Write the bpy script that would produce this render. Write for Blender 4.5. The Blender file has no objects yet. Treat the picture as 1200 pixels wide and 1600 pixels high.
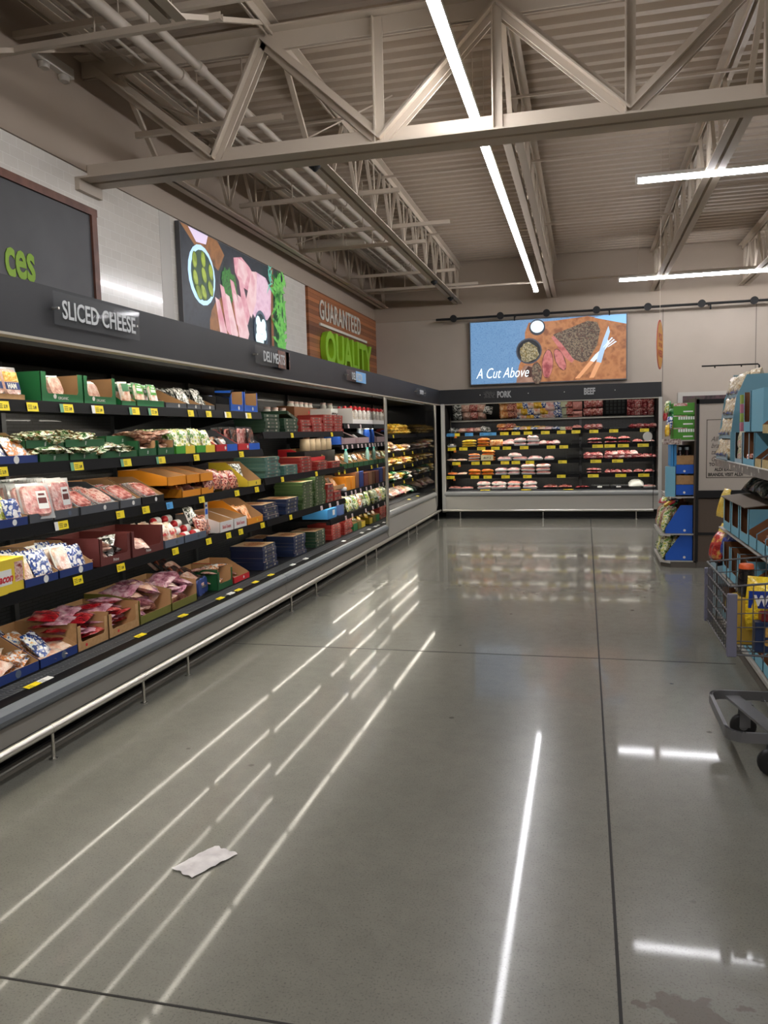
import bpy, bmesh, math, random
from mathutils import Vector, Matrix, noise
PI = math.pi
random.seed(7)
SC = bpy.context.scene
COL = SC.collection

# ------------------------------------------------------------------ camera
F, CX, CY, CH = 1252.3, 600.0, 800.0, 1.55
R = [[0.96985974, 0.00154431, 0.24365899], [0.24229805, 0.09961816, -0.96507403], [-0.02576323, 0.99502454, 0.09624146]]
cd = bpy.data.cameras.new('camera')
cam = bpy.data.objects.new('camera', cd); COL.objects.link(cam)
m = Matrix([R[0] + [0], R[1] + [0], R[2] + [CH], [0, 0, 0, 1]])
cam.matrix_world = m
cd.sensor_fit = 'VERTICAL'; cd.sensor_height = 32; cd.lens = 32 * F / 1600
cd.clip_start = 0.05; cd.clip_end = 80
SC.camera = cam
SC.view_settings.view_transform = 'Standard'; SC.view_settings.look = 'None'
SC.view_settings.gamma = 1.0; SC.view_settings.use_curve_mapping = False
SC.view_settings.exposure = 0.58
w = bpy.data.worlds.new('world'); SC.world = w; w.use_nodes = True
w.node_tree.nodes['Background'].inputs[0].default_value = (0.9, 0.95, 1, 1)
w.node_tree.nodes['Background'].inputs[1].default_value = 0.02
CEIL_L = 33.0      # radiance of the ceiling strips
CASE_L = 15.0      # radiance of the strips in the chilled cases
SCREEN = 0.62

# survey of the photograph: where a sight line meets a plane of the shop
def yat(px, x, z):
    a = px - CX
    k0 = R[0][0]*x + R[2][0]*(z-CH); k1 = R[1][0]
    m0 = R[0][2]*x + R[2][2]*(z-CH); m1 = R[1][2]
    return -(F*k0 + a*m0) / (F*k1 + a*m1)
def xat(px, y, z):
    a = px - CX
    k0 = R[1][0]*y + R[2][0]*(z-CH); k1 = R[0][0]
    m0 = R[1][2]*y + R[2][2]*(z-CH); m1 = R[0][2]
    return -(F*k0 + a*m0) / (F*k1 + a*m1)
def zat(py, x, y):
    a = -(py - CY)
    k0 = R[0][1]*x + R[1][1]*y; k1 = R[2][1]
    m0 = R[0][2]*x + R[1][2]*y; m1 = R[2][2]
    return CH - (F*k0 + a*m0) / (F*k1 + a*m1)

# ------------------------------------------------------------------ materials
def lin(c):
    return tuple(((v/12.92) if v <= .04045 else ((v+.055)/1.055)**2.4) for v in [x/255 for x in c])
MC = {}
def mat(name, rgb=None, rough=.5, metal=0.0, spec=.5, coat=0.0, emit=None, es=1.0, alpha=1.0, trans=0.0, nz=None, bump=None):
    """rgb 0..255 display colour; nz=(scale,[rgb..],detail) procedural mottling; bump=(scale,strength)"""
    if name in MC: return MC[name]
    M = bpy.data.materials.new(name); M.use_nodes = True
    nt = M.node_tree; b = nt.nodes['Principled BSDF']
    if rgb: b.inputs['Base Color'].default_value = (*lin(rgb), 1)
    b.inputs['Roughness'].default_value = rough; b.inputs['Metallic'].default_value = metal
    b.inputs['Specular IOR Level'].default_value = spec
    b.inputs['Coat Weight'].default_value = coat; b.inputs['Coat Roughness'].default_value = .12
    b.inputs['Alpha'].default_value = alpha; b.inputs['Transmission Weight'].default_value = trans
    tc = None
    if nz or bump:
        tc = nt.nodes.new('ShaderNodeTexCoord')
    if nz:
        n = nt.nodes.new('ShaderNodeTexNoise'); n.inputs['Scale'].default_value = nz[0]
        n.inputs['Detail'].default_value = nz[2] if len(nz) > 2 else 3
        nt.links.new(tc.outputs['Object'], n.inputs['Vector'])
        r = nt.nodes.new('ShaderNodeValToRGB')
        cs = nz[1]; e = r.color_ramp.elements
        while len(e) < len(cs): e.new(.5)
        for i, c in enumerate(cs):
            e[i].position = .34 + .32 * i / (len(cs)-1); e[i].color = (*lin(c), 1)
        if len(nz) > 3 and nz[3]: r.color_ramp.interpolation = 'CONSTANT'
        nt.links.new(n.outputs['Fac'], r.inputs['Fac'])
        nt.links.new(r.outputs['Color'], b.inputs['Base Color'])
        if emit == 'nz':
            nt.links.new(r.outputs['Color'], b.inputs['Emission Color']); b.inputs['Emission Strength'].default_value = es
            nt.links.remove(b.inputs['Base Color'].links[0]); b.inputs['Base Color'].default_value = (.02, .02, .02, 1)
    if bump:
        n2 = nt.nodes.new('ShaderNodeTexNoise'); n2.inputs['Scale'].default_value = bump[0]; n2.inputs['Detail'].default_value = 2
        nt.links.new(tc.outputs['Object'], n2.inputs['Vector'])
        bp = nt.nodes.new('ShaderNodeBump'); bp.inputs['Strength'].default_value = bump[1]; bp.inputs['Distance'].default_value = .01
        nt.links.new(n2.outputs['Fac'], bp.inputs['Height']); nt.links.new(bp.outputs['Normal'], b.inputs['Normal'])
    if emit and emit != 'nz':
        b.inputs['Emission Color'].default_value = (*lin(emit), 1); b.inputs['Emission Strength'].default_value = es
    MC[name] = M
    return M

PAINT = mat('light_wall_paint', (182, 170, 156), .6, nz=(1.5, [(180, 168, 154), (186, 174, 160)]))
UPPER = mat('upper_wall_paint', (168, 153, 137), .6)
STEEL_P = mat('painted_steel', (198, 185, 168), .5)
DECKM = mat('roof_deck_paint', (186, 171, 153), .55)
BLACK = mat('black_powder_coat', (15, 15, 16), .4)
BLACKM = mat('matt_black', (14, 14, 15), .7)
HDR = mat('charcoal_fascia', (44, 45, 47), .45, spec=.35, nz=(2, [(42, 43, 45), (47, 48, 50)]))
CREAM = mat('cream_trim', (190, 184, 168), .5)
BUMPER = mat('grey_bumper_plastic', (96, 102, 108), .42)
PANEL = mat('grey_lower_panel', (128, 124, 116), .45)
PANELB = mat('pale_lower_panel', (176, 173, 164), .4, metal=.15)
KICK = mat('black_kick', (14, 14, 14), .5)
STAIN = mat('stainless_tube', (214, 211, 203), .34, metal=1)
ALU = mat('anodised_post', (172, 170, 164), .3, metal=.7)
MIRROR = mat('end_mirror', (190, 190, 188), .02, metal=1)
DMIRROR = mat('black_glass', (20, 20, 21), .04, spec=1.0)
CMIRROR = mat('canopy_mirror', (225, 225, 225), .02, metal=1)
LEDC = mat('case_led', emit=(255, 247, 230), es=CASE_L, rgb=(255, 255, 255))
LEDR = mat('ceiling_led', emit=(252, 251, 255), es=CEIL_L, rgb=(255, 255, 255))
KRAFT = mat('kraft_card', (178, 138, 92), .75, nz=(40, [(172, 132, 87), (186, 146, 100)]))
YEL = mat('yellow_tag_card', (250, 226, 30), .4)
INK = mat('black_ink', (30, 30, 28), .6)
WHITE = mat('white_card', (238, 238, 234), .45)
PINKT = mat('pale_tag_card', (226, 206, 206), .45)
BLUET = mat('blue_tag_card', (86, 170, 232), .45)
GRNT = mat('green_badge', (110, 170, 130), .45)

# ------------------------------------------------------------------ mesh building
class MB:
    def __init__(s): s.v, s.f, s.m, s.sm = [], [], [], []
    def add(s, vs, fs, m=0, sm=False):
        o = len(s.v); s.v += [tuple(p) for p in vs]
        for i, f in enumerate(fs):
            s.f.append([o + k for k in f]); s.m.append(m[i] if isinstance(m, list) else m); s.sm.append(sm)
        return s
    def box(s, x0, x1, y0, y1, z0, z1, m=0):
        return s.add([(x0,y0,z0),(x1,y0,z0),(x1,y1,z0),(x0,y1,z0),(x0,y0,z1),(x1,y0,z1),(x1,y1,z1),(x0,y1,z1)],
              [(0,3,2,1),(4,5,6,7),(0,1,5,4),(1,2,6,5),(2,3,7,6),(3,0,4,7)], m)
    def prism(s, poly, ax, a, b, m=0, m2=None, me=None):
        """poly: 2-D points; ax 'x': (y,z) 'y': (x,z) 'z': (x,y). cap at a gets m, cap at b m2, rim me"""
        m2 = m if m2 is None else m2; me = m2 if me is None else me
        def P(p, t): return {'x': (t, p[0], p[1]), 'y': (p[0], t, p[1]), 'z': (p[0], p[1], t)}[ax]
        n = len(poly)
        s.add([P(p, a) for p in poly] + [P(p, b) for p in poly],
              [list(range(n)), list(range(2*n-1, n-1, -1))] + [(i, n+i, n+(i+1) % n, (i+1) % n) for i in range(n)], [m, m2] + [me]*n)
        return s
    def bar(s, p0, p1, w, h, m=0, up=(0,0,1)):
        p0, p1 = Vector(p0), Vector(p1); d = (p1-p0).normalized(); u = Vector(up)
        if abs(d.dot(u)) > .98: u = Vector((1,0,0))
        sd = d.cross(u).normalized()*(w/2); u2 = sd.cross(d).normalized()*(h/2)
        vs = [p+a*sd+b*u2 for p in (p0, p1) for a, b in ((-1,-1),(1,-1),(1,1),(-1,1))]
        return s.add(vs, [(0,3,2,1),(4,5,6,7),(0,1,5,4),(1,2,6,5),(2,3,7,6),(3,0,4,7)], m)
    def tube(s, pts, r, n=8, m=0, cap=True, sm=True):
        pts = [Vector(p) for p in pts]; rings = []
        for i, p in enumerate(pts):
            d = (pts[min(i+1, len(pts)-1)] - pts[max(i-1, 0)]).normalized()
            u = Vector((0,0,1)) if abs(d.z) < .9 else Vector((1,0,0))
            a = d.cross(u).normalized(); b = a.cross(d)
            rr = r[i] if isinstance(r, (list, tuple)) else r
            rings.append([p + (a*math.cos(2*PI*k/n) + b*math.sin(2*PI*k/n))*rr for k in range(n)])
        vs = [q for g in rings for q in g]; fs = []
        for i in range(len(pts)-1):
            for k in range(n):
                fs.append((i*n+k, i*n+(k+1) % n, (i+1)*n+(k+1) % n, (i+1)*n+k))
        s.add(vs, fs, m, sm)
        if cap:
            s.add(rings[0], [list(range(n))[::-1]], m); s.add(rings[-1], [list(range(n))], m)
        return s
    def lathe(s, prof, c=(0,0,0), n=14, m=0, sm=True):
        vs = [(c[0]+r*math.cos(2*PI*k/n), c[1]+r*math.sin(2*PI*k/n), c[2]+z) for r, z in prof for k in range(n)]
        fs = [(i*n+k, i*n+(k+1) % n, (i+1)*n+(k+1) % n, (i+1)*n+k) for i in range(len(prof)-1) for k in range(n)]
        s.add(vs, fs, m, sm)
        s.add(vs[:n], [list(range(n))[::-1]], m); s.add(vs[-n:], [list(range(n))], m)
        return s
    def grid(s, fn, nu, nv, m=0, sm=True, loop=False):
        vs = [fn(i/nu, j/nv) for j in range(nv+1) for i in range(nu+1)]
        fs = [(j*(nu+1)+i, j*(nu+1)+i+1, (j+1)*(nu+1)+i+1, (j+1)*(nu+1)+i) for j in range(nv) for i in range(nu)]
        return s.add(vs, fs, m, sm)
    def xf(s, M):
        s.v = [tuple(M @ Vector(p)) for p in s.v]; return s
    def mesh(s, name, mats, bevel=0, fix=True):
        me = bpy.data.meshes.new(name); me.from_pydata(s.v, [], s.f)
        for q in (mats if isinstance(mats, (list, tuple)) else [mats]): me.materials.append(q)
        me.polygons.foreach_set('material_index', s.m); me.polygons.foreach_set('use_smooth', s.sm)
        if fix or bevel:
            bm = bmesh.new(); bm.from_mesh(me)
            if bevel:
                bmesh.ops.remove_doubles(bm, verts=bm.verts, dist=1e-5)
                es = [e for e in bm.edges if len(e.link_faces) == 2 and e.calc_face_angle(0) > .6]
                bmesh.ops.bevel(bm, geom=es, offset=bevel, segments=2, affect='EDGES', profile=.5)
            bmesh.ops.recalc_face_normals(bm, faces=bm.faces)
            bm.to_mesh(me); bm.free()
        return me
    def build(s, name, mats, parent=None, bevel=0, loc=None, rz=0):
        return ob(name, s.mesh(name, mats, bevel), parent, loc, rz)
def ob(name, me, parent=None, loc=None, rz=0):
    o = bpy.data.objects.new(name, me); COL.objects.link(o)
    if parent: o.parent = parent
    if loc: o.location = loc
    if rz: o.rotation_euler = (0, 0, rz)
    return o
USED = {}
def tag(o, label, cat, group=None):
    for a, b in ((' on the top shelf', ', top shelf'), (' on the second shelf', ', second shelf'), (' on the third shelf', ', third shelf'), (' on the fourth shelf', ', fourth shelf'),
                 (' on the bottom deck', ', bottom deck'), ('price tag lying on the ledge', 'price tag on the ledge'), (' on the shelf edge', ''), (' a window cut in its front', ' a front window'), (' kraft tray', ' tray'), (' carton', ' box'), ('cut by the left edge of the picture', 'at the picture edge')):
        if len(label.split()) > 16: label = label.replace(a, b)
    o['label'] = label; o['category'] = cat
    if group: o['group'] = group
    USED.setdefault(label, []).append(o)
    return o
def struct(o): o['kind'] = 'structure'; return o
def thing(name, label, cat, loc=(0,0,0), rz=0, group=None):
    return tag(ob(name, None, None, loc, rz), label, cat, group)
def txt(s, size, M, name='lettering', parent=None, depth=.001, bold=0.0, space=1.0, shear=0.0, loc=(0,0,0), rot=(PI/2,0,0), align='LEFT', wscale=1.0, ax='LEFT'):
    c = bpy.data.curves.new(name, 'FONT'); c.body = s; c.size = size; c.extrude = depth; c.offset = bold
    c.space_character = space; c.shear = shear; c.align_x = align; c.resolution_u = 3
    t = bpy.data.objects.new('t', c); me = bpy.data.meshes.new_from_object(t); me.name = name
    bpy.data.objects.remove(t); me.materials.clear(); me.materials.append(M)
    o = ob(name, me, parent); o.location = loc; o.rotation_euler = rot; o.scale = (wscale, 1, 1)
    return o
RZA = PI/2      # fronts that look along +x (left-hand case)
RZB = 0.0       # fronts that look along -y (back case)
RZC = -PI/2     # fronts that look along -x (right-hand aisle)
def rel(base, rz, x, y, z):
    c, s = math.cos(rz), math.sin(rz)
    return (base[0] + c*x - s*y, base[1] + s*x + c*y, base[2] + z)

# ================================================================== SETTING
LW, BW, CEZ = -3.97, 15.27, 4.72
RW, FW = 9.0, -5.0
def floor_mat():
    M = bpy.data.materials.new('polished_concrete'); M.use_nodes = True; nt = M.node_tree; L = nt.links
    b = nt.nodes['Principled BSDF']; tc = nt.nodes.new('ShaderNodeTexCoord')
    def N(sc, det=4, rg=.55):
        n = nt.nodes.new('ShaderNodeTexNoise'); n.inputs['Scale'].default_value = sc; n.inputs['Detail'].default_value = det
        n.inputs['Roughness'].default_value = rg; L.new(tc.outputs['Object'], n.inputs['Vector']); return n
    def ramp(n, a, ca, c, cc):
        r = nt.nodes.new('ShaderNodeValToRGB'); e = r.color_ramp.elements
        e[0].position = a; e[0].color = (*ca, 1); e[1].position = c; e[1].color = (*cc, 1)
        L.new(n.outputs[0], r.inputs['Fac']); return r
    def mix(bt, fac, a, c):
        x = nt.nodes.new('ShaderNodeMix'); x.data_type = 'RGBA'; x.blend_type = bt
        if isinstance(fac, float): x.inputs[0].default_value = fac
        else: L.new(fac, x.inputs[0])
        L.new(a, x.inputs[6]); L.new(c, x.inputs[7]); return x.outputs[2]
    r1 = ramp(N(.7), .3, lin((115, 114, 105)), .7, lin((127, 125, 115)))
    r2 = ramp(N(140, 2), .30, lin((215, 215, 215)), .45, (1, 1, 1))
    r3 = ramp(N(11, 5, .7), .3, lin((243, 243, 243)), .6, (1, 1, 1))
    v = nt.nodes.new('ShaderNodeTexVoronoi'); v.inputs['Scale'].default_value = 2.2; L.new(tc.outputs['Object'], v.inputs['Vector'])
    r4 = ramp(v, .022, lin((120, 115, 108)), .04, (1, 1, 1))
    c = mix('MULTIPLY', 1.0, r1.outputs[0], r2.outputs[0]); c = mix('MULTIPLY', 1.0, c, r3.outputs[0]); c = mix('MULTIPLY', .6, c, r4.outputs[0])
    # damp spill close to the joint, lower right
    mp = nt.nodes.new('ShaderNodeMapping'); mp.vector_type = 'POINT'
    mp.inputs['Location'].default_value = (-.29*5, -2.10*6, 0); mp.inputs['Scale'].default_value = (5, 6, 1)
    L.new(tc.outputs['Object'], mp.inputs['Vector'])
    ln = nt.nodes.new('ShaderNodeVectorMath'); ln.operation = 'LENGTH'
    ns = N(9, 3); ad = nt.nodes.new('ShaderNodeVectorMath'); ad.operation = 'ADD'
    sc = nt.nodes.new('ShaderNodeVectorMath'); sc.operation = 'MULTIPLY_ADD'
    sc.inputs[1].default_value = (2.6, 2.6, 0); sc.inputs[2].default_value = (-1.3, -1.3, 0)
    L.new(ns.outputs['Color'], sc.inputs[0]); L.new(mp.outputs[0], ad.inputs[0]); L.new(sc.outputs[0], ad.inputs[1]); L.new(ad.outputs[0], ln.inputs[0])
    r5 = nt.nodes.new('ShaderNodeValToRGB'); r5.color_ramp.elements[0].position = .55; r5.color_ramp.elements[0].color = (1,1,1,1)
    r5.color_ramp.elements[1].position = .62; r5.color_ramp.elements[1].color = (0,0,0,1); L.new(ln.outputs['Value'], r5.inputs['Fac'])
    dk = nt.nodes.new('ShaderNodeRGB'); dk.outputs[0].default_value = (*lin((92, 82, 74)), 1)
    f = nt.nodes.new('ShaderNodeMath'); f.operation = 'MULTIPLY'; f.inputs[1].default_value = .6; L.new(r5.outputs[0], f.inputs[0])
    c = mix('MIX', f.outputs[0], c, dk.outputs[0])
    L.new(c, b.inputs['Base Color'])
    mr = nt.nodes.new('ShaderNodeMapRange'); mr.inputs['To Min'].default_value = .025; mr.inputs['To Max'].default_value = .075
    L.new(N(3.0, 5).outputs[0], mr.inputs['Value']); L.new(mr.outputs[0], b.inputs['Coat Roughness'])
    b.inputs['Coat Weight'].default_value = .33; b.inputs['Coat IOR'].default_value = 1.4
    b.inputs['Roughness'].default_value = .24; b.inputs['Specular IOR Level'].default_value = .22
    bp = nt.nodes.new('ShaderNodeBump'); bp.inputs['Strength'].default_value = .008; bp.inputs['Distance'].default_value = .01
    L.new(N(35, 3).outputs[0], bp.inputs['Height']); L.new(bp.outputs[0], b.inputs['Normal'])
    return M
def brick_mat(name, bw, bh, c1, c2, cm, mortar, rough, coat, bumpd, swap, freq=2, off=.5, bias=0):
    M = bpy.data.materials.new(name); M.use_nodes = True; nt = M.node_tree; L = nt.links; b = nt.nodes['Principled BSDF']
    tc = nt.nodes.new('ShaderNodeTexCoord'); sp = nt.nodes.new('ShaderNodeSeparateXYZ'); cb = nt.nodes.new('ShaderNodeCombineXYZ')
    L.new(tc.outputs['Object'], sp.inputs[0]); L.new(sp.outputs[1 if swap else 0], cb.inputs[0]); L.new(sp.outputs[2], cb.inputs[1])
    t = nt.nodes.new('ShaderNodeTexBrick'); L.new(cb.outputs[0], t.inputs['Vector'])
    t.inputs['Scale'].default_value = 1; t.inputs['Brick Width'].default_value = bw; t.inputs['Row Height'].default_value = bh
    t.inputs['Mortar Size'].default_value = mortar; t.inputs['Color1'].default_value = (*lin(c1), 1); t.inputs['Color2'].default_value = (*lin(c2), 1)
    t.inputs['Mortar'].default_value = (*lin(cm), 1); t.offset = off; t.offset_frequency = freq; t.inputs['Bias'].default_value = bias
    L.new(t.outputs['Color'], b.inputs['Base Color']); b.inputs['Roughness'].default_value = rough; b.inputs['Coat Weight'].default_value = coat
    bp = nt.nodes.new('ShaderNodeBump'); bp.invert = True; bp.inputs['Strength'].default_value = .5; bp.inputs['Distance'].default_value = bumpd
    L.new(t.outputs['Fac'], bp.inputs['Height']); L.new(bp.outputs[0], b.inputs['Normal'])
    return M
FLOORM = floor_mat()
TILE = brick_mat('white_subway_tile', .152, .078, (238, 233, 224), (232, 227, 218), (250, 247, 240), .0025, .16, .4, .0015, True)
WOODS = brick_mat('wood_mosaic', .27, .06, (196, 124, 76), (84, 48, 32), (60, 34, 22), .0015, .5, .1, .004, True, off=.37, freq=2)

struct(MB().box(LW, RW, FW, BW, -.1, 0).build('floor', FLOORM))
struct(MB().box(LW-.2, LW, FW, BW, 0, CEZ+.1).build('wall_left', PAINT))
struct(MB().box(LW-.2, RW+.2, BW, BW+.2, 0, CEZ+.1).build('wall_back', PAINT))
struct(MB().box(RW, RW+.2, FW, BW, 0, CEZ+.1).build('wall_right', PAINT))
struct(MB().box(LW-.2, RW+.2, FW-.2, FW, 0, CEZ+.1).build('wall_front', PAINT))
# corrugated steel roof deck
pf = []; y = FW
while y < BW - .01:
    for dy, dz in ((0, 0), (.07, 0), (.095, .055), (.165, .055), (.19, 0)): 
        if y+dy < BW: pf.append((y+dy, CEZ+dz))
    y += .19
pf.append((BW, CEZ))
mb = MB(); n = len(pf)
mb.add([(LW, a, b) for a, b in pf] + [(RW, a, b) for a, b in pf] , [(i, i+1, n+i+1, n+i) for i in range(n-1)], 0)
mb.box(LW, RW, FW, BW, CEZ+.08, CEZ+.12)
struct(mb.build('ceiling', DECKM))
JOINT = mat('joint_filler', (34, 32, 29), .7)
struct(MB().box(.084, .094, FW+.01, BW-.02, .0002, .0012).build('trim_1', JOINT))
struct(MB().box(-2.6, .95, 5.50, 5.508, .0002, .0012).build('trim_2', JOINT))
struct(MB().box(-2.6, .086, 1.85, 1.858, .0002, .0012).build('trim_3', JOINT))
# panel joints in the back wall
for i, px in enumerate((1036, 1182)):
    x = xat(px, BW, 3.6)
    struct(MB().box(x-.006, x+.006, BW-.002, BW+.001, 0, 3.64).build('trim_%d' % (4+i), mat('wall_seam', (120, 112, 104), .8)))
# tiled upper wall on the left
struct(MB().box(LW, LW+.02, FW, 11.3, 2.2, 3.74).build('trim_6', TILE))
struct(MB().box(LW, LW+.022, 7.15, 7.36, 2.2, 3.74).build('trim_7', mat('pale_metal_strip', (206, 202, 194), .4)))
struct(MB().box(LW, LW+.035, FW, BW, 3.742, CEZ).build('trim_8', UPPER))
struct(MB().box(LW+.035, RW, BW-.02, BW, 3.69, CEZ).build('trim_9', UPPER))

# door opening with a dark poster leaf in the back wall, right
DRK = mat('dark_poster', (58, 48, 46), .3, nz=(9, [(52, 42, 42), (92, 66, 70), (58, 70, 56)]))
dz1 = 2.16
struct(MB().box(1.60, 3.2, BW-.03, BW, .0, dz1+.0).box(1.68, 3.12, BW-.035, BW-.03, .02, dz1-.07, 1).build('door_1', [mat('door_frame_white', (196, 192, 184), .5), DRK]))

# ================================================================== ROOF STEEL
def chord(mb, p0, p1, leg, gap, top, m=0):
    """two angle bars back to back; top=True: flanges at the top"""
    p0, p1 = Vector(p0), Vector(p1); d = (p1-p0).normalized(); sd = d.cross(Vector((0,0,1))).normalized(); t = .01
    for s in (-1, 1):
        o = sd * s * (gap/2 + t/2)
        z = Vector((0, 0, (-leg/2 if top else leg/2)))
        mb.bar(p0+o+z, p1+o+z, t, leg, m)
        o2 = sd * s * (gap/2 + leg/2)
        mb.bar(p0+o2, p1+o2, leg, t, m)
JX = [(-3.72, 'hugging the left wall above the tiles'), (-2.30, 'second from the left wall'),
      (-.58, 'just right of the long ceiling light'), (1.19, 'crossing above the two short ceiling lights'),
      (2.64, 'at the far right of the ceiling'), (4.3, 'beyond the right edge of the picture'), (6.1, 'over the right hand aisles')]
def joist(jx, ya, yb, bota, botb, lab):
    """open web joist from ya to yb; the bottom chord only runs from bota to botb"""
    t = thing('bar_joist', lab, 'roof joist', (jx, yb, 3.95))
    mb = MB(); chord(mb, (0, ya-yb, .68), (0, 0, .68), .07, .03, True); mb.build('top_chord', STEEL_P, t)
    mb = MB(); chord(mb, (0, bota-yb, 0), (0, botb-yb, 0), .07, .03, False); mb.build('bottom_chord', STEEL_P, t)
    mb = MB(); y = botb-yb-.1
    while y-.76 > bota-yb:
        mb.bar((.008, y, .03), (.008, y-.38, .66), .034, .014); mb.bar((-.008, y-.38, .66), (-.008, y-.76, .03), .034, .014)
        mb.bar((.012, y, .03), (.012, y-.03, .66), .03, .012)
        y -= .76
    mb.build('web', STEEL_P, t)
    MB().bar((0, bota-yb+.05, .01), (0, ya-yb+.15, .66), .04, .03).build('end_bar', STEEL_P, t)
    MB().bar((0, botb-yb-.05, .01), (0, -.1, .66), .04, .03).build('end_bar', STEEL_P, t)
for jx, lab in JX:
    joist(jx, 6.02, BW-.02, 6.80, BW-.08, 'far bar joist ' + lab)
    joist(jx, FW+.1, 5.98, FW+.1, 4.45, 'near bar joist ' + lab)
for yy, dl in ((6.95, 'nearest of the black detectors under the second joist'), (12.7, 'middle one of the black detectors under the second joist'), (14.3, 'black detector under the second joist nearest the back wall')):
    m2 = MB(); m2.lathe([(.02, 0), (.05, -.01), (.055, -.03), (.03, -.05), (.012, -.07)], n=12)
    tag(m2.build('smoke_detector', BLACKM, None, 0, (-2.30, yy, 3.935)), dl, 'detector')
# girder truss across the shop
gz, gt, gy = 3.66, 4.58, 6.0
t = thing('girder_truss', 'large taupe steel truss girder crossing the ceiling overhead', 'girder', (LW, gy, gz))
mb = MB()
for s in (-1, 1):
    mb.box(.05, RW-LW-.05, s*.02-.006, s*.02+.006, 0, .13); mb.box(.05, RW-LW-.05, min(s*.02, s*.16), max(s*.02, s*.16), -.014, 0)
mb.build('bottom_chord', STEEL_P, t)
mb = MB()
for s in (-1, 1):
    mb.box(.05, RW-LW-.05, s*.02-.006, s*.02+.006, gt-gz-.12, gt-gz); mb.box(.05, RW-LW-.05, min(s*.02, s*.12), max(s*.02, s*.12), gt-gz, gt-gz+.012)
mb.build('top_chord', STEEL_P, t)
bn = [-2.79, -1.46, .30, 2.05, 3.8, 5.5, 7.3]; tn = [-3.80, -2.36, -.60, 1.17, 2.9, 4.6, 6.4, 8.2]
for i, b in enumerate(bn):
    for q in (tn[i], tn[i+1]):
        mm = MB()
        for s in (-1, 1):
            mm.bar((b-LW, s*.036, .05), (q-LW, s*.036, gt-gz-.05), .012, .10, up=(0,0,1))
            mm.bar((b-LW, s*.062, .05), (q-LW, s*.062, gt-gz-.05), .075, .012, up=(0,0,1))
        mm.build('diagonal', STEEL_P, t)
    if i > 0: MB().box(b-LW-.035, b-LW+.035, -.05, -.035, .02, gt-gz-.02).box(b-LW-.035, b-LW-.025, -.09, -.05, .02, gt-gz-.02).build('vertical', STEEL_P, t)
for q in tn[2:]:
    MB().box(q-LW-.035, q-LW+.035, -.05, -.035, .02, gt-gz-.02).box(q-LW-.035, q-LW-.025, -.09, -.05, .02, gt-gz-.02).build('vertical', STEEL_P, t)
MB().box(.0, .06, -.16, .16, -.1, 0).box(.0, .012, -.08, .2, -.16, -.1).build('wall_bracket', STEEL_P, t)
# second girder nearer, above the camera top left
t = thing('girder_truss', 'taupe steel girder nearer overhead, cut by the top left corner', 'girder', (LW, 3.0, gz))
mb = MB()
for s in (-1, 1): mb.box(.05, RW-LW-.05, s*.02-.006, s*.02+.006, gt-gz-.12, gt-gz); mb.box(.05, RW-LW-.05, min(s*.02, s*.12), max(s*.02, s*.12), gt-gz, gt-gz+.012)
mb.build('top_chord', STEEL_P, t)
# bridging rods across the joists
for yy, zz, lab in ((7.6, 4.52, 'nearest thin bridging bar across the joists'), (9.4, 4.52, 'second thin bridging bar across the joists'), (12.25, 4.52, 'third thin bridging bar across the joists'), (13.9, 4.0, 'lowest thin bridging bar close to the back wall'), (4.6, 4.52, 'thin bridging bar in front of the big girder')):
    MBb = MB().box(LW+.1, RW-.1, yy-.015, yy+.015, zz, zz+.006).box(LW+.1, RW-.1, yy+.009, yy+.015, zz, zz+.03)
    tag(MBb.build('bridging_bar', STEEL_P), 'taupe ' + lab, 'bridging bar')
# pipes and their struts
PIPEM = mat('painted_pipe', (198, 187, 173), .42)
for px, r, lab in ((-2.98, .042, 'thick taupe pipe running back under the roof, the lower of the pair'), (-2.82, .030, 'thinner taupe pipe beside the thick roof pipe')):
    zz = 4.30 if r > .04 else 4.34
    t = thing('roof_pipe', lab, 'pipe', (px, 10, zz))
    MB().tube([(0, -13, 0), (0, 5.1, 0)], r, 14).build('pipe_run', PIPEM, t)
    for yy in (-6, -4.2, -2.3, -.4, 1.5, 3.2): MB().tube([(0, yy, 0), (0, yy+.09, 0)], r+.012, 14).build('coupling', PIPEM, t)
STR = [(4.9, LW+.02, -2.2, 4.16), (5.2, LW+.02, -1.9, 4.42), (6.35, -3.68, -2.36, 4.1), (8.55, -3.72, -1.9, 4.1), (10.0, -3.9, -1.6, 4.1), (10.45, -3.87, -2.0, 4.0), (12.9, -3.87, -2.0, 4.1), (14.2, -3.9, -1.8, 4.1)]
for i, (yy, x0, x1, zz) in enumerate(STR):
    nm = ['nearest', 'second', 'third', 'fourth', 'fifth', 'sixth', 'seventh', 'farthest'][i]
    t = thing('pipe_strut', nm + ' taupe channel strut hung below the roof pipes, counting from the camera', 'strut', ((x0+x1)/2, yy, zz))
    h = (x1-x0)/2
    MB().box(-h, h, -.02, .02, -.003, 0).box(-h, h, -.02, -.017, 0, .04).box(-h, h, .017, .02, 0, .04).build('channel', STEEL_P, t)
    for xx in (-2.98-(x0+x1)/2-.12, -2.80-(x0+x1)/2+.1):
        MB().tube([(xx, 0, 0), (xx, 0, CEZ-zz)], .006, 6).build('hanger_rod', STEEL_P, t)
t = thing('branch_pipe', 'short thick taupe pipe crossing between wall and roof pipes', 'pipe', (-3.4, 11.2, 4.28))
MB().tube([(-.5, 0, 0), (.4, 0, 0)], .06, 12).tube([(.05, 0, 0), (.14, 0, 0)], .075, 12).build('pipe_run', PIPEM, t)
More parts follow.
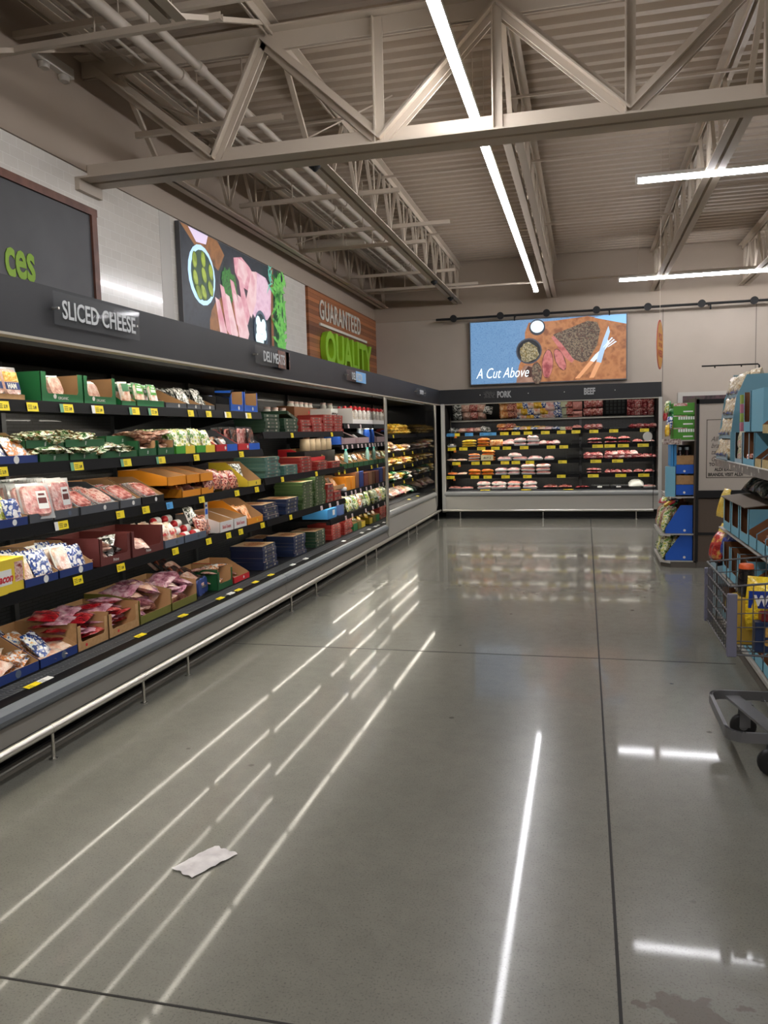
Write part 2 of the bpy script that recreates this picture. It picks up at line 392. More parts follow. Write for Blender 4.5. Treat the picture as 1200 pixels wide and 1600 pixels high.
for x0 in (-3.45, -3.35, -3.25):
    tag(MB().tube([(x0, -2, 4.5), (x0, BW-.3, 4.5)], .014, 6).build('conduit', PIPEM), 'thin taupe conduits running in a row beside the roof pipes', 'conduit', 'conduits beside the roof pipes')
for i, (a, b) in enumerate((((-3.9, 6.4, 4.55), (-2.5, 7.4, 4.12)), ((-3.7, 10.3, 4.08), (-2.9, 10.9, 4.5)), ((-2.3, 6.7, 4.05), (-1.7, 7.4, 4.6)))):
    tag(MB().bar(a, b, .035, .01).build('brace', STEEL_P), ['slanting taupe brace above the girder end by the left wall', 'slanting taupe brace under the branch pipe', 'slanting taupe brace by the first black detector'][i], 'brace')
t = thing('emergency_light', 'small twin lamp unit on the upper left wall', 'lamp', (LW+.03, 5.6, 4.42))
MB().box(-.03, .06, -.22, .22, -.04, .04).build('housing', mat('white_plastic', (210, 204, 194), .4), t, .008)
for yy in (-.12, .12): MB().lathe([(.02, 0), (.045, -.02), (.04, -.06)], (.03, yy, -.03), 10).build('lamp_head', mat('white_plastic'), t)

# ---- ceiling lights
def strip_light(loc, L, axis, lab, grp=None):
    t = thing('strip_light', lab, 'ceiling light', loc, 0 if axis == 'x' else PI/2, grp)
    MB().box(-L/2, L/2, -.036, .036, .0, .035).build('housing', mat('light_housing', (225, 222, 215), .4), t)
    n = 8; prof = [(-.036*math.cos(PI*k/n), -.045*math.sin(PI*k/n)) for k in range(n+1)]
    MB().prism(prof, 'x', -L/2+.01, L/2-.01).build('diffuser', LEDR, t)
    for k in (-1, 1):
        MB().box(k*L/2-.01, k*L/2+.01, -.041, .041, -.045, .036).build('end_cap', mat('light_housing'), t)
        MB().tube([(k*(L/2-.3), 0, .03), (k*(L/2-.3), 0, CEZ-loc[2])], .003, 5).build('hanger_wire', STEEL_P, t)
strip_light((-.82, (6.70+14.30)/2, 3.96), 7.6, 'y', 'long white ceiling light running away down the aisle behind the girder')
strip_light((-.82, (-2.5+6.62)/2, 3.96), 9.1, 'y', 'long white ceiling light in front of the girder, cut by the top edge')
strip_light((.49+3.6/2, 8.45, 3.96), 3.6, 'x', 'short white ceiling light on the right, the nearer one')
strip_light((.535+3.6/2, 13.85, 3.96), 3.6, 'x', 'short white ceiling light on the right, near the back wall')
for xx in (6.9,):  # unseen strips added over the right aisles to fill the light
    for yy in (2.5, 8.45, 13.5): strip_light((xx, yy, 3.96), 3.4, 'x', 'unseen white ceiling light added for fill over the aisles right of the picture', 'unseen fill lights right of the picture')
for yy in (-.5, -3.0): strip_light((2.2, yy, 3.96), 3.4, 'x', 'unseen white ceiling light added for fill behind the camera', 'unseen fill lights behind the camera')  # unseen strips added for overall fill light

# black lamp rail in front of the back wall
t = thing('spot_rail', 'black rail with round black lamp heads above the steak screen', 'light rail', (0, 15.05, 3.655))
MB().tube([(-2.70, 0, 0), (5.0, 0, 0)], .022, 8).build('rail', BLACKM, t)
for px in (709, 782, 854, 932, 1012, 1096, 1178):
    xx = xat(px, 15.05, 3.65)
    MB().tube([(xx, -.06, 0), (xx, -.01, 0)], .065, 14).build('lamp_head', BLACKM, t)
for xx in (-1.25, .42, 2.1): MB().box(xx-.012, xx+.012, 0, .22, -.012, .012).box(xx-.012, xx+.012, 0, .02, -.1, 0).build('bracket', BLACKM, t)

# ================================================================== CHILLED CASES
def gloss_black_slat():
    M = brick_mat('vented_back_panel', .12, .022, (46, 48, 50), (50, 52, 54), (12, 12, 12), .003, .35, .2, .003, False)
    return M
VENT = gloss_black_slat()
VENTY = brick_mat('vented_back_panel_side', .12, .022, (46, 48, 50), (50, 52, 54), (12, 12, 12), .003, .35, .2, .003, True)
GRILLE = mat('air_grille', (104, 106, 108), .4)
TICKET = mat('ticket_strip', (9, 9, 10), .55, spec=.12)
# local frame: x along the case, front at y=0 facing -y, goods behind (y>0)
def case(name_lab, loc, rz, L, lipz, panz, shelves, shelfy, deckz, deckfront, back=.86, uprights=(), grp=None, mirror_top=False, panel=PANEL):
    t = thing('refrigerated_case', name_lab, 'refrigerated case', loc, rz, grp)
    lb = .085
    # bumper lip
    BM = mat('pale_bumper', (150, 152, 150), .35) if panel is not PANEL else BUMPER
    prof = [(.02, lipz), (-.0, lipz-.004), (-.022, lipz-.022), (-.03, lipz-.045), (-.024, lipz-.068), (-.005, lipz-lb), (.03, lipz-lb)]
    MB().prism(prof, 'x', 0, L).build('bumper_lip', BM, t)
    MB().prism([(.01, lipz-lb), (-.004, lipz-lb-.004), (-.018, panz), (.05, panz)], 'x', 0, L).build('lower_panel', panel, t)
    MB().prism([(.16, 0), (.16, panz+.03), (.05, panz+.03), (.05, panz), (.14, panz-.01), (.14, 0)], 'x', 0, L).box(0, L, .08, .16, 0, .03).build('kick_plate', KICK, t)
    # sloped ticket deck behind the lip, air grille
    y0 = .02; y1 = deckfront-.12 if deckfront > .2 else deckfront-.06
    MB().prism([(y0, lipz+.002), (y0, lipz-.02), (y1, lipz-.045), (y1, lipz-.02)], 'x', 0, L).build('ticket_deck', TICKET, t)
    mb = MB(); mb.box(0, L, y1, deckfront, deckz-.05, deckz-.045)
    for k in range(3): yy = y1 + (deckfront-y1)*k/2; mb.box(0, L, yy-.002, yy+.002, deckz-.025, deckz-.012)
    x = 0.0
    while x < L: mb.box(x, x+.005, y1, deckfront, deckz-.022, deckz-.012); x += .026
    mb.build('air_grille', GRILLE, t)
    MB().box(0, L, deckfront, back, deckz-.04, deckz-.001).build('deck', BLACK, t)
    MB().box(0, L, back, back+.03, .05, 2.30).build('back_panel', VENT if abs(rz) < .1 else VENT, t)
    MB().box(0, L, .16, back, .02, deckz-.05).build('case_body', BLACKM, t)
    # canopy
    MB().box(0, L, .03, back, 2.10, 2.28).box(0, L, .16, back, 2.05, 2.10).build('canopy', mat('canopy_black', (5, 5, 5), .8, spec=.2), t)
    # shelves
    for (x0, x1, z) in shelves:
        s = MB().box(x0, x1, shelfy+.012, back, z-.028, z-.012).box(x0, x1, shelfy+.012, shelfy+.02, z-.028, z-.001).build('shelf', BLACK, t)
        MB().prism([(shelfy-.012, z-.056), (shelfy, z+.004), (shelfy+.01, z+.004), (shelfy, z-.056)], 'x', x0, x1).build('ticket_strip', TICKET, s)
        zl = z-.056 if abs(rz) < .1 else z-.046
        MB().box(x0+.05, x1-.05, shelfy+.016, shelfy+.030, zl, zl+.009).build('led_tube', LEDC, s)
        for xx in (x0+.004, x1-.016): MB().box(xx, xx+.012, shelfy+.004, shelfy+.05, z-.056, z-.026).build('led_end_cap', BLACKM, s)
        for xx in (x0+.012, x1-.012):
            MB().prism([(back, z-.02), (back, z-.13), (back-.06, z-.13), (shelfy+.1, z-.02)], 'x', xx-.003, xx+.003).build('bracket', BLACK, s)
    for xx in uprights: MB().box(xx-.02, xx+.02, back-.03, back, deckz, 2.05).build('upright', mat('upright_grey', (88, 90, 92), .3, metal=.6), t)
    n = max(1, round(L/1.25)); 
    for k in range(n):
        MB().box(L*k/n+.04, L*(k+1)/n-.04, .05, .075, 2.058 if abs(rz) > .1 else 2.047, 2.074 if abs(rz) > .1 else 2.062).build('led_tube', LEDC, t)
    return t
AX = -2.60     # lip of the left-hand case
BAYA = [(0, 3.60, 1.768), (0, 3.60, 1.449), (0, 3.60, 1.137), (0, 3.60, .815)]
def bay(l, y0): return [(a, b, z) for a, b, z in l]
SY = .16
ZA = [1.768, 1.449, 1.137, .815]
ZB = [1.596, 1.187, .812]
ZC = [1.690, 1.445, 1.155, .888, .612]
case('black chilled case in the bottom left corner, holding nothing in view', (AX, -1.0, 0), RZA, 4.0, .335, .165, [(0, 3.98, z) for z in ZA], SY, .33, .27, 1.30-.44)
case('long black chilled case of cheese and deli meats nearest the camera on the left', (AX, 3.0, 0), RZA, 3.615, .335, .165,
     [(0.01, 2.40, z) for z in ZA[:3]] + [(2.41, 3.61, z) for z in ZA[:3]] + [(.01, 3.61, ZA[3])], SY, .33, .27, .86, uprights=(1.2, 2.4, 3.6))
case('black chilled case of pizza boxes and snacks in the middle of the left wall', (AX, 6.62, 0), RZA, 3.81, .335, .165,
     [(0.01, 2.44, z) for z in ZB] + [(2.46, 3.80, z) for z in ZC[:4]] + [(1.85, 3.80, ZC[4])], SY, .33, .27, .86, uprights=(1.2, 2.45))
case('last chilled case of the left wall with yellow cheese bags and raised pale front', (AX, 10.465, 0), RZA, 3.625, .50, .165,
     [(0.02, 3.6, z) for z in (1.545, 1.258, 1.045, .79)], .32, .50, .40, .86, panel=PANELB)
def end_panel(x0, x1, y, lab, M, nm='end_panel'):
    t = thing('end_panel', lab, 'end panel', ((x0+x1)/2, y, 0)); h = abs(x1-x0)/2
    MB().box(-h, h, -.004, .008, .2, 2.05).build('mirror_sheet', M, t)
    MB().tube([(h, 0, .21), (h+.012, 0, .26), (h+.018, 0, .5), (h+.018, 0, 2.05)], .022, 10).build('post', ALU, t)
    MB().box(-h, h, .008, .02, .2, 2.05).build('backing', BLACKM, t)
    return t
end_panel(-3.44, -2.60, 10.44, 'mirrored end panel with round grey post between pizza case and cheese case', MIRROR)
end_panel(-3.44, -2.60, 14.10, 'black glass end panel with grey post in the back left corner', DMIRROR)
# corner filler behind both runs
tag(MB().box(-3.46, -2.60, 14.13, BW-.02, 0, 2.28).build('corner_cabinet', BLACKM), 'plain black corner box behind the black glass end panel', 'filler cabinet')
# back case
BY = 14.30; BX0 = -2.47
bw = 1.20 - BX0
ZD = [1.545, 1.285, 1.02, .765]
bc = case('wide chilled meat case along the back wall under the steak screen', (BX0, BY, 0), RZB, bw, .49, .165,
     [(0.03, 2.37, z) for z in ZD] + [(2.40, bw-.03, z) for z in ZD], .32, .50, .40, .86, uprights=(2.385,), panel=PANELB)
MB().add([(.02, .78, 1.76), (bw-.02, .78, 1.76), (bw-.02, .42, 2.06), (.02, .42, 2.06)], [(0, 1, 2, 3)]).build('tilted_mirror', CMIRROR, bc)
MB().box(.02, bw-.02, .765, .785, 1.745, 1.76).build('mirror_rail', ALU, bc)
for xx, w_ in ((-.04, .06), (bw+.0, .055)): MB().box(xx, xx+w_, -.02, .06, .12, 2.06).box(xx, xx+.02, .06, .86, .12, 2.06, 1).build('post', [mat('pale_post', (196, 195, 188), .35), BLACKM], bc)
# fascia
def fascia(lab, loc, rz, L):
    t = thing('header_fascia', lab, 'fascia', loc, rz)
    MB().box(0, L, 0, .03, 2.055, 2.31).build('board', HDR, t); MB().box(0, L, -.001, .07, 2.043, 2.055).build('light_trim', CREAM, t)
    return t
fascia('long charcoal fascia board over the left-hand cases', (-2.53, -1.0, 0), RZA, 14.30-.0+1.0)
fascia('charcoal fascia board over the back meat case', (-2.53, 14.30, 0), RZB, 1.245+2.53)

# stainless floor rail
def rail(lab, p0, p1, posts):
    t = thing('floor_rail', lab, 'guard rail', (p0[0], p0[1], 0)); b = Vector(p0)
    P0 = Vector((0,0,0)); P1 = Vector(p1)-b; d = (P1-P0).normalized()
    z = Vector((0,0,.155))
    MB().tube([P0+z, P1+z], .023, 12).build('rail_tube', STAIN, t)
    for q in posts:
        p = Vector(q)-b
        MB().tube([(p.x, p.y, 0), (p.x, p.y, .14)], .009, 8).lathe([(.022, 0), (.022, .004)], (p.x, p.y, 0), 10).tube([p+z-d*.012, p+z+d*.012], .0245, 12).build('post', STAIN, t)
RX = -2.545
rail('stainless steel guard rail low along the left-hand cases', (RX, -.5, 0), (RX, 14.26, 0), [(RX, y_, 0) for y_ in (.9, 2.2, 3.3, 4.14, 4.69, 6.62, 7.30, 9.14, 9.63, 11.52, 12.12, 14.03)])
rail('stainless steel guard rail low along the back meat case', (-2.50, BY-.06, 0), (1.12, BY-.06, 0), [(x_, BY-.06, 0) for x_ in (-2.18, -.72, .84)])
tag(MB().box(-2.70, -2.625, -.9, 14.1, 0, .018).build('floor_curb', mat('grey_curb', (140, 136, 126), .5)), 'low grey metal curb on the floor behind the left guard rail', 'curb')

# ---- signs on the fascias
def acrylic(lab, x, y0, y1, z0, z1, word, size, pic=None, wh=True):
    t = thing('header_sign', lab, 'sign', (-2.53, (y0+y1)/2, (z0+z1)/2), RZA); h = (y1-y0)/2; v = (z1-z0)/2
    ACR = mat('clear_acrylic', (120, 124, 126), .05, alpha=.16, spec=.8)
    MB().box(-h, h, -.036, -.031, -v, v).build('acrylic_plate', ACR, t)
    for s in (-1, 1): MB().tube([(s*(h-.03), -.04, 0), (s*(h-.03), 0, 0)], .007, 8).build('standoff', STAIN, t)
    if pic:
        for k, (a, b, c) in enumerate(pic): MB().box(-h+a*2*h, -h+b*2*h, -.0395, -.0365, -v, v).build('printed_picture', c, t)
    txt(word, size, mat('sign_white', (205, 208, 208), .4), parent=t, bold=.002, loc=(0, -.041, -size*.36), align='CENTER', wscale=.78, depth=.0012)
    return t
acrylic('clear acrylic sign reading SLICED CHEESE on the near fascia', 0, 3.46, 4.23, 2.125, 2.285, 'SLICED CHEESE', .125)
DPIC = mat('sign_meat_print', (120, 84, 68), .4, nz=(14, [(70, 60, 56), (140, 96, 78), (96, 70, 60)]))
acrylic('acrylic sign reading DELI MEATS with a meat picture behind the words', 0, 5.92, 6.68, 2.13, 2.275, 'DELI MEATS', .115, pic=[(.62, .97, DPIC), (.85, .95, mat('sign_blue_dots', (110, 150, 200), .4))])
acrylic('acrylic sign reading DELI PIZZA with a blue patch', 0, 8.40, 9.18, 2.145, 2.265, 'DELI PIZZA', .11, pic=[(.45, .98, mat('sign_sky', (120, 180, 230), .4))])
acrylic('small acrylic sign reading CHICKEN on the far end of the left fascia', 0, 12.1, 12.85, 2.14, 2.25, 'CHICKEN', .085)
for wd, x0, x1, lab in (('PORK', -1.515, -1.25, 'grey word PORK on the back fascia'), ('BEEF', -.057, .20, 'grey word BEEF on the back fascia')):
    t = thing('header_sign', lab, 'sign', ((x0+x1)/2, 14.30, 2.2))
    txt(wd, .15, mat('sign_grey', (168, 170, 170), .4), parent=t, bold=.006, loc=(0, -.012, -.054), align='CENTER', wscale=.62, depth=.006)
    if wd == 'PORK': MB().box(-.36, -.16, -.01, -.001, -.06, .06).build('dark_plate', mat('etched_plate', (62, 62, 64), .2, nz=(40, [(48, 48, 50), (92, 92, 92), (50, 50, 52)])), t)
    for k in (-.42, .42): MB().tube([(k, -.008, 0), (k, 0, 0)], .008, 6).build('screw', STAIN, t)

# ---- wall signs and screens (flat pictures built as flat shapes)
def em(name, rgb, s=None): return mat('scr_'+name, rgb, emit=rgb, es=SCREEN if s is None else s, rough=.4)
def emn(name, cs, scale, s=None): return mat('scr_'+name, nz=(scale, cs, 4), emit='nz', es=SCREEN if s is None else s, rough=.4)
def ell(cx, cz, a, b, rot=0, n=20, wob=0, seed=0):
    r = random.Random(seed)
    w1 = [1+wob*(r.random()-.5) for _ in range(n)]
    return [(cx + math.cos(rot)*a*w1[k]*math.cos(2*PI*k/n) - math.sin(rot)*b*w1[k]*math.sin(2*PI*k/n),
             cz + math.sin(rot)*a*w1[k]*math.cos(2*PI*k/n) + math.cos(rot)*b*w1[k]*math.sin(2*PI*k/n)) for k in range(n)]
class Pic:
    """flat printed picture: layered polygons in x (0..W), z (0..H), front faces -y"""
    def __init__(s): s.mb = MB(); s.ms = []; s.l = 0
    def put(s, poly, M):
        if M not in s.ms: s.ms.append(M)
        s.l += 1; y = -.0004*s.l
        s.mb.add([(p[0], y, p[1]) for p in poly], [list(range(len(poly)))], s.ms.index(M)); return s
    def done(s, parent, name='picture'):
        return s.mb.build(name, s.ms, parent)
sx0, sx1, sz0, sz1 = 7.46, 10.25, 2.30, 3.70
t = thing('menu_screen', 'lit screen showing olives, sliced ham and greens on the left wall', 'screen', (LW+.075, sx0, 0), RZA)
SW = sx1-sx0; SH = sz1-sz0
MB().box(-.012, SW+.012, .001, .05, sz0-.02, sz1+.012).build('frame', mat('screen_frame', (96, 96, 98), .4), t)
p = Pic(); z0 = sz0
def S(u, v): return (u*SW, sz1-.0-v*1.0)     # v metres below the top edge
p.put([(0, sz0), (SW, sz0), (SW, sz1), (0, sz1)], emn('slate', [(22, 26, 32), (44, 50, 60), (28, 32, 40)], 7))
brd = emn('board', [(120, 78, 44), (160, 108, 64), (98, 62, 36)], 5)
p.put([S(.0, -0), S(.30, -0), S(.36, .12), S(.30, .32), S(.12, .18)], brd)
p.put([S(.06, .0), S(.22, .0), S(.20, .10), S(.12, .12)], em('plum', (205, 190, 215)))
p.put(ell(*S(.38, .92), .50, .36, .15), brd)
p.put(ell(*S(.155, .44), .31, .31), em('bowl', (178, 214, 240)))
p.put(ell(*S(.16, .44), .26, .26), emn('bowl_in', [(40, 66, 60), (70, 96, 66)], 6))
ol = emn('olive', [(128, 150, 40), (176, 196, 70), (110, 134, 36)], 6)
for k, (a, b) in enumerate([(.10, .30), (.17, .26), (.23, .36), (.10, .48), (.17, .42), (.22, .54), (.16, .60), (.12, .62)]): p.put(ell(*S(a, b+.01), .056, .088, .1*k, wob=.05, seed=k), em('olive_edge', (70, 86, 24))); p.put(ell(*S(a, b+.01), .045, .076, .1*k, wob=.05, seed=k), ol)
grn = emn('herb', [(20, 70, 24), (60, 140, 50), (14, 50, 22)], 22)
p.put(ell(*S(.39, .44), .20, .19, 0, 30, .35, 3), grn)
hm = emn('ham', [(236, 178, 184), (250, 214, 216), (224, 150, 165)], 3)
hm2 = emn('ham_dark', [(214, 138, 152), (240, 180, 190), (205, 126, 145)], 4)
hm3 = emn('ham_lilac', [(226, 176, 200), (244, 206, 224), (210, 158, 190)], 5)
p.put([S(.44, .10), S(.52, .05), S(.60, .12), S(.66, .22), S(.60, .42), S(.50, .38), S(.45, .26)], hm2)
p.put([S(.49, .08), S(.56, .10), S(.58, .22), S(.54, .36), S(.47, .28)], hm)
p.put([S(.66, .14), S(.78, .16), S(.84, .30), S(.86, .52), S(.78, .68), S(.64, .70), S(.58, .60)], hm3)
p.put([S(.62, .16), S(.68, .14), S(.66, .50), S(.60, .72), S(.54, .58)], hm)
for k, (a, b, c) in enumerate([(.24, .78, .5), (.30, .62, .45), (.36, .70, .4), (.42, .52, .5), (.45, .66, .4), (.52, .44, .6), (.50, .66, .35)]):
    x_, z_ = S(a*.8+.06, b-.04)
    p.put([(x_, z_+.12), (x_+.10, z_+.10), (x_+.30, z_-.30), (x_+.22, z_-.42), (x_+.12, z_-.36)], [hm, hm2][k % 2])
p.put(ell(*S(.70, .84), .21, .25), em('bowl_rim', (70, 84, 98)))
p.put(ell(*S(.70, .85), .18, .22), em('bowl_dark', (28, 44, 52)))
for k, (a, b) in enumerate([(.67, .74), (.73, .76), (.67, .84), (.735, .87), (.70, .95), (.66, .94), (.70, .80)]): p.put(ell(*S(a, b), .07, .075, 0, wob=.08, seed=k), em('mozz', (214, 240, 244)))
p.put([S(.84, .0), S(.865, .0), S(.85, .5), S(.84, 1.4), S(.815, 1.4), S(.82, .6)], em('handle', (110, 66, 44)))
g2 = emn('rocket', [(50, 140, 50), (120, 200, 90), (30, 96, 40)], 9)
rr = random.Random(5)
for k in range(70):
    a, b = .87 + .11*rr.random(), .05+1.25*rr.random(); an = rr.uniform(-1.3, 1.9); x_, z_ = S(a, b)
    l = rr.uniform(.1, .24); p.put([(min(SW, max(0, x_+math.cos(an)*l*q - math.sin(an)*s_)), min(sz1, z_+math.sin(an)*l*q+math.cos(an)*s_)) for q, s_ in ((-1, 0), (-.3, .03), (.6, .035), (1, 0), (.5, -.03), (-.3, -.02))], g2)
for k in range(12):
    a, b = .765 + .06*rr.random(), .02+.28*rr.random(); an = rr.uniform(0, 3); x_, z_ = S(a, b)
    p.put([(x_+math.cos(an)*.1*q-math.sin(an)*s_, min(sz1, z_+math.sin(an)*.1*q+math.cos(an)*s_)) for q, s_ in ((-1, 0), (0, .012), (1, 0), (0, -.012))], em('rosemary', (90, 170, 150)))
p.done(t)

# steak screen on the back wall
tx0, tx1, tz0, tz1 = -2.075, .712, 2.44, 3.575
TW, TH = tx1-tx0, tz1-tz0
t = thing('menu_screen', 'lit screen of a sliced steak reading A Cut Above on the back wall', 'screen', (tx0, 15.16, tz0))
MB().box(-.02, TW+.02, .001, .10, -.02, TH+.02).build('frame', mat('screen_frame'), t)
p = Pic()
def T(u, v): return (u*TW, TH*(1-v))
p.put([T(0, 1), T(1, 1), T(1, 0), T(0, 0)], emn('blue_slate', [(96, 140, 186), (122, 164, 206), (88, 132, 180)], 34))
wd = emn('steak_board', [(164, 100, 58), (196, 130, 80), (140, 82, 46)], 6)
p.put([T(.385, 0.05), T(.56, .04), T(.76, .0), T(1, .11), T(1, 1), T(.30, 1), T(.32, .72), T(.36, .5), T(.36, .2)], wd)
p.put([T(.80, .03), T(.86, .0), T(1, .0), T(1, .15)], em('blue2', (120, 170, 216)))
p.put([T(.0+.31, .86), T(.36, .72), T(.42, .74), T(.45, .9), T(.44, 1), T(.30, 1)], emn('pale_board', [(150, 110, 92), (182, 142, 120)], 8))
p.put([T(.36, .8), T(.38, .74), T(.42, .78), T(.40, .92), T(.37, .92)], em('dark_blot', (58, 36, 30)))
p.put(ell(*T(.44, .13), .145, .145), em('salt_rim', (40, 44, 52))); p.put(ell(*T(.44, .12), .12, .11), em('salt', (214, 228, 240)))
p.put(ell(*T(.385, .50), .235, .235), em('sp_rim', (58, 62, 72))); p.put(ell(*T(.385, .50), .21, .21), em('sp_dark', (24, 26, 30)))
p.put(ell(*T(.385, .52), .175, .17, 0, 24, .25, 4), emn('spice', [(66, 60, 44), (206, 190, 150), (60, 62, 40), (170, 140, 70)], 26))
stk = emn('crust', [(64, 46, 40), (150, 130, 104), (44, 32, 30), (120, 84, 66)], 22)
red = emn('rare', [(176, 84, 84), (216, 130, 124), (150, 60, 66)], 6)
p.put([T(.53, .30), T(.58, .24), T(.68, .66), T(.66, .72), T(.62, .64)], red)
p.put([T(.54, .26), T(.66, .16), T(.76, .07), T(.82, .10), T(.84, .22), T(.82, .46), T(.76, .70), T(.72, .72), T(.67, .66), T(.60, .42)], stk)
for k, (a, b, c, d, an) in enumerate([(.505, .72, .09, .25, -.08), (.585, .66, .075, .20, .38), (.435, .86, .085, .19, .05)]):
    p.put(ell(*T(a, b), c+.012, d+.012, an), em('crust_line', (70, 44, 40))); p.put(ell(*T(a, b), c, d, an, 20, .15, k), red if k < 2 else stk)
hd = em('handle_wood', (196, 140, 98)); bl = em('blade', (150, 176, 200)); b2 = em('blade_light', (196, 214, 228))
p.put([T(.68, .97), T(.71, .97), T(.80, .72), T(.775, .70)], hd); p.put([T(.77, .97), T(.80, .97), T(.845, .74), T(.815, .72)], hd)
p.put([T(.775, .70), T(.80, .72), T(.85, .60), T(.90, .44), T(.885, .38), T(.84, .54), T(.81, .60)], b2)
p.put([T(.815, .72), T(.845, .74), T(.87, .52), T(.90, .26), T(.89, .17), T(.86, .36), T(.83, .58)], bl)
for k in range(3): p.put([T(.855+.014*k, .50+.0*k), T(.862+.014*k, .50), T(.918+.012*k, .36+.03*k), T(.91+.012*k, .35+.03*k)], b2)
p.done(t)
txt('A Cut Above', .27, em('script', (238, 248, 250), .9), parent=t, bold=-.002, shear=.35, loc=(.10, -.03, .10), wscale=.66, depth=.002, name='script_lettering')

# wooden GUARANTEED QUALITY sign
t = thing('wall_sign', 'wood mosaic wall sign reading GUARANTEED QUALITY in white and green letters', 'sign', (LW+.001, 11.33, 0), RZA)
MB().box(0, BW-11.33-.02, -.05, -.0, 2.2, 3.735).build('wood_panel', WOODS, t)
txt('GUARANTEED', .42, mat('sign_letter_white', (222, 218, 208), .5), parent=t, bold=.004, space=1.12, loc=(.46, -.062, 3.33), wscale=.78, depth=.006)
MB().box(.46, 3.15, -.075, -.05, 3.225, 3.265).build('underline_bar', mat('sign_letter_white'), t)
txt('QUALITY', .70, mat('sign_letter_green', (152, 208, 44), .45), parent=t, bold=.022, loc=(.46, -.10, 2.66), wscale=.93, depth=.045)
# chalkboard sign with green letters
t = thing('wall_sign', 'charcoal board in a wood frame with green letters ces, top left', 'sign', (LW+.001, 2.6, 0), RZA)
MB().box(.0, 3.42, -.03, 0, 2.2, 3.44).build('board', mat('chalkboard', (78, 78, 80), .5, nz=(1.5, [(70, 70, 72), (88, 88, 90)])), t)
WF = mat('walnut_frame', (112, 72, 56), .45, nz=(6, [(98, 60, 46), (128, 84, 66)]))
MB().box(-.02, 3.48, -.05, 0, 3.40, 3.46).build('frame_top', WF, t); MB().box(3.40, 3.47, -.05, 0, 2.2, 3.40).build('frame_side', WF, t)
txt('ces', .40, mat('chalk_green', (150, 190, 60), .6), parent=t, bold=.010, loc=(5.244-2.6+.02, -.034, 2.74), align='RIGHT', wscale=.62, depth=.002)

# ================================================================== GOODS
def film(name, cols=None, sc=14, rough=.25, coat=.7, b=(75, .8), const=False):
    return mat(name, nz=(sc*1.5, cols, 5, const), rough=rough, coat=coat, bump=b)
M_HAM = film('film_sliced_ham', [(196, 116, 112), (232, 168, 160), (240, 206, 198)], 18)
M_HAMP = film('film_pale_ham', [(206, 146, 130), (232, 186, 166), (240, 214, 200)], 20)
M_DARKM = film('film_cured_meat', [(150, 62, 58), (206, 118, 108), (232, 190, 180)], 22)
M_PURP = film('film_mauve_ham', [(150, 88, 110), (206, 146, 166), (226, 196, 206)], 16)
M_RED = film('film_red_pack', [(130, 16, 26), (184, 34, 46), (226, 150, 140)], 9)
M_WB = film('film_white_blue', [(236, 238, 240), (40, 74, 150), (232, 236, 240), (240, 190, 120)], 16, const=True)
M_WO = film('film_white_orange', [(240, 240, 240), (226, 150, 90), (238, 236, 230), (96, 130, 190)], 16, const=True)
M_GW = film('film_green_brown', [(54, 104, 40), (214, 220, 190), (126, 92, 52), (60, 120, 44)], 18, const=True)
M_GRW = film('film_grey_white', [(60, 64, 58), (232, 232, 228), (90, 96, 84), (236, 236, 232)], 14, const=True)
M_BRN = film('film_brown_link', [(110, 66, 48), (196, 148, 126), (222, 196, 176)], 18)
M_YG = film('film_yellow_green', [(200, 206, 90), (238, 236, 200), (96, 150, 60), (230, 200, 90)], 18, const=True)
M_RB = film('film_red_sausage', [(120, 34, 28), (220, 150, 120), (150, 44, 36), (236, 210, 190)], 20, const=True)
M_OR = film('film_orange', [(196, 96, 44), (236, 160, 90), (240, 200, 150)], 16)
M_BLK = film('film_black_pack', [(18, 18, 20), (40, 36, 36), (150, 80, 60)], 12)
M_YC = film('film_yellow_cheese', [(226, 160, 28), (250, 204, 60), (252, 226, 130)], 14)
M_CHK = film('film_chicken', [(226, 150, 120), (244, 214, 190), (246, 240, 230)], 12)
M_CHKY = film('film_chicken_yellow', [(240, 190, 60), (244, 214, 190), (230, 110, 90)], 9)
M_GRN = film('film_green', [(24, 90, 46), (46, 140, 70), (180, 210, 180)], 12)
M_CHEESE = film('film_card_cheese', [(232, 176, 60), (246, 214, 110), (238, 238, 230)], 12, const=True)
M_BAC = film('film_bacon', [(160, 60, 56), (236, 200, 186), (196, 100, 90)], 24)
M_BEEF = film('film_beef', [(96, 24, 30), (168, 60, 66), (214, 140, 136)], 22)
M_STEAK = film('film_steak', [(150, 50, 56), (206, 110, 108), (236, 206, 200)], 20)
M_PORK = film('film_pork', [(220, 150, 150), (240, 196, 192), (248, 232, 228)], 12)
M_GROUND = film('film_ground_pork', [(216, 130, 122), (240, 178, 168)], 60, b=(90, .6))
M_ORB = film('film_orange_chub', [(226, 100, 40), (244, 140, 70), (250, 190, 140)], 8)
M_CLEAR = mat('clear_film', (214, 216, 216), .12, coat=1, alpha=.45)
C_GRN = mat('card_green', (34, 116, 66), .5); C_DGRN = mat('card_dark_green', (28, 88, 48), .5); C_LGRN = mat('card_bright_green', (74, 164, 50), .5)
C_BLUE = mat('card_navy', (30, 54, 118), .5); C_RBLUE = mat('card_royal_blue', (36, 96, 200), .45); C_GREY = mat('card_grey', (84, 88, 94), .5); C_GREY2 = mat('card_slate_blue', (92, 104, 122), .5)
C_MAR = mat('card_maroon', (106, 48, 44), .55); C_ORG = mat('card_orange', (238, 150, 34), .5); C_YEL = mat('card_yellow', (238, 208, 60), .5); C_RED = mat('card_red', (204, 40, 48), .45)
C_BLK = mat('card_black', (22, 22, 24), .4); C_OLV = mat('card_olive', (112, 110, 46), .6); C_WHT = mat('card_white', (232, 228, 224), .5); C_TEAL = mat('card_teal', (96, 150, 146), .5)
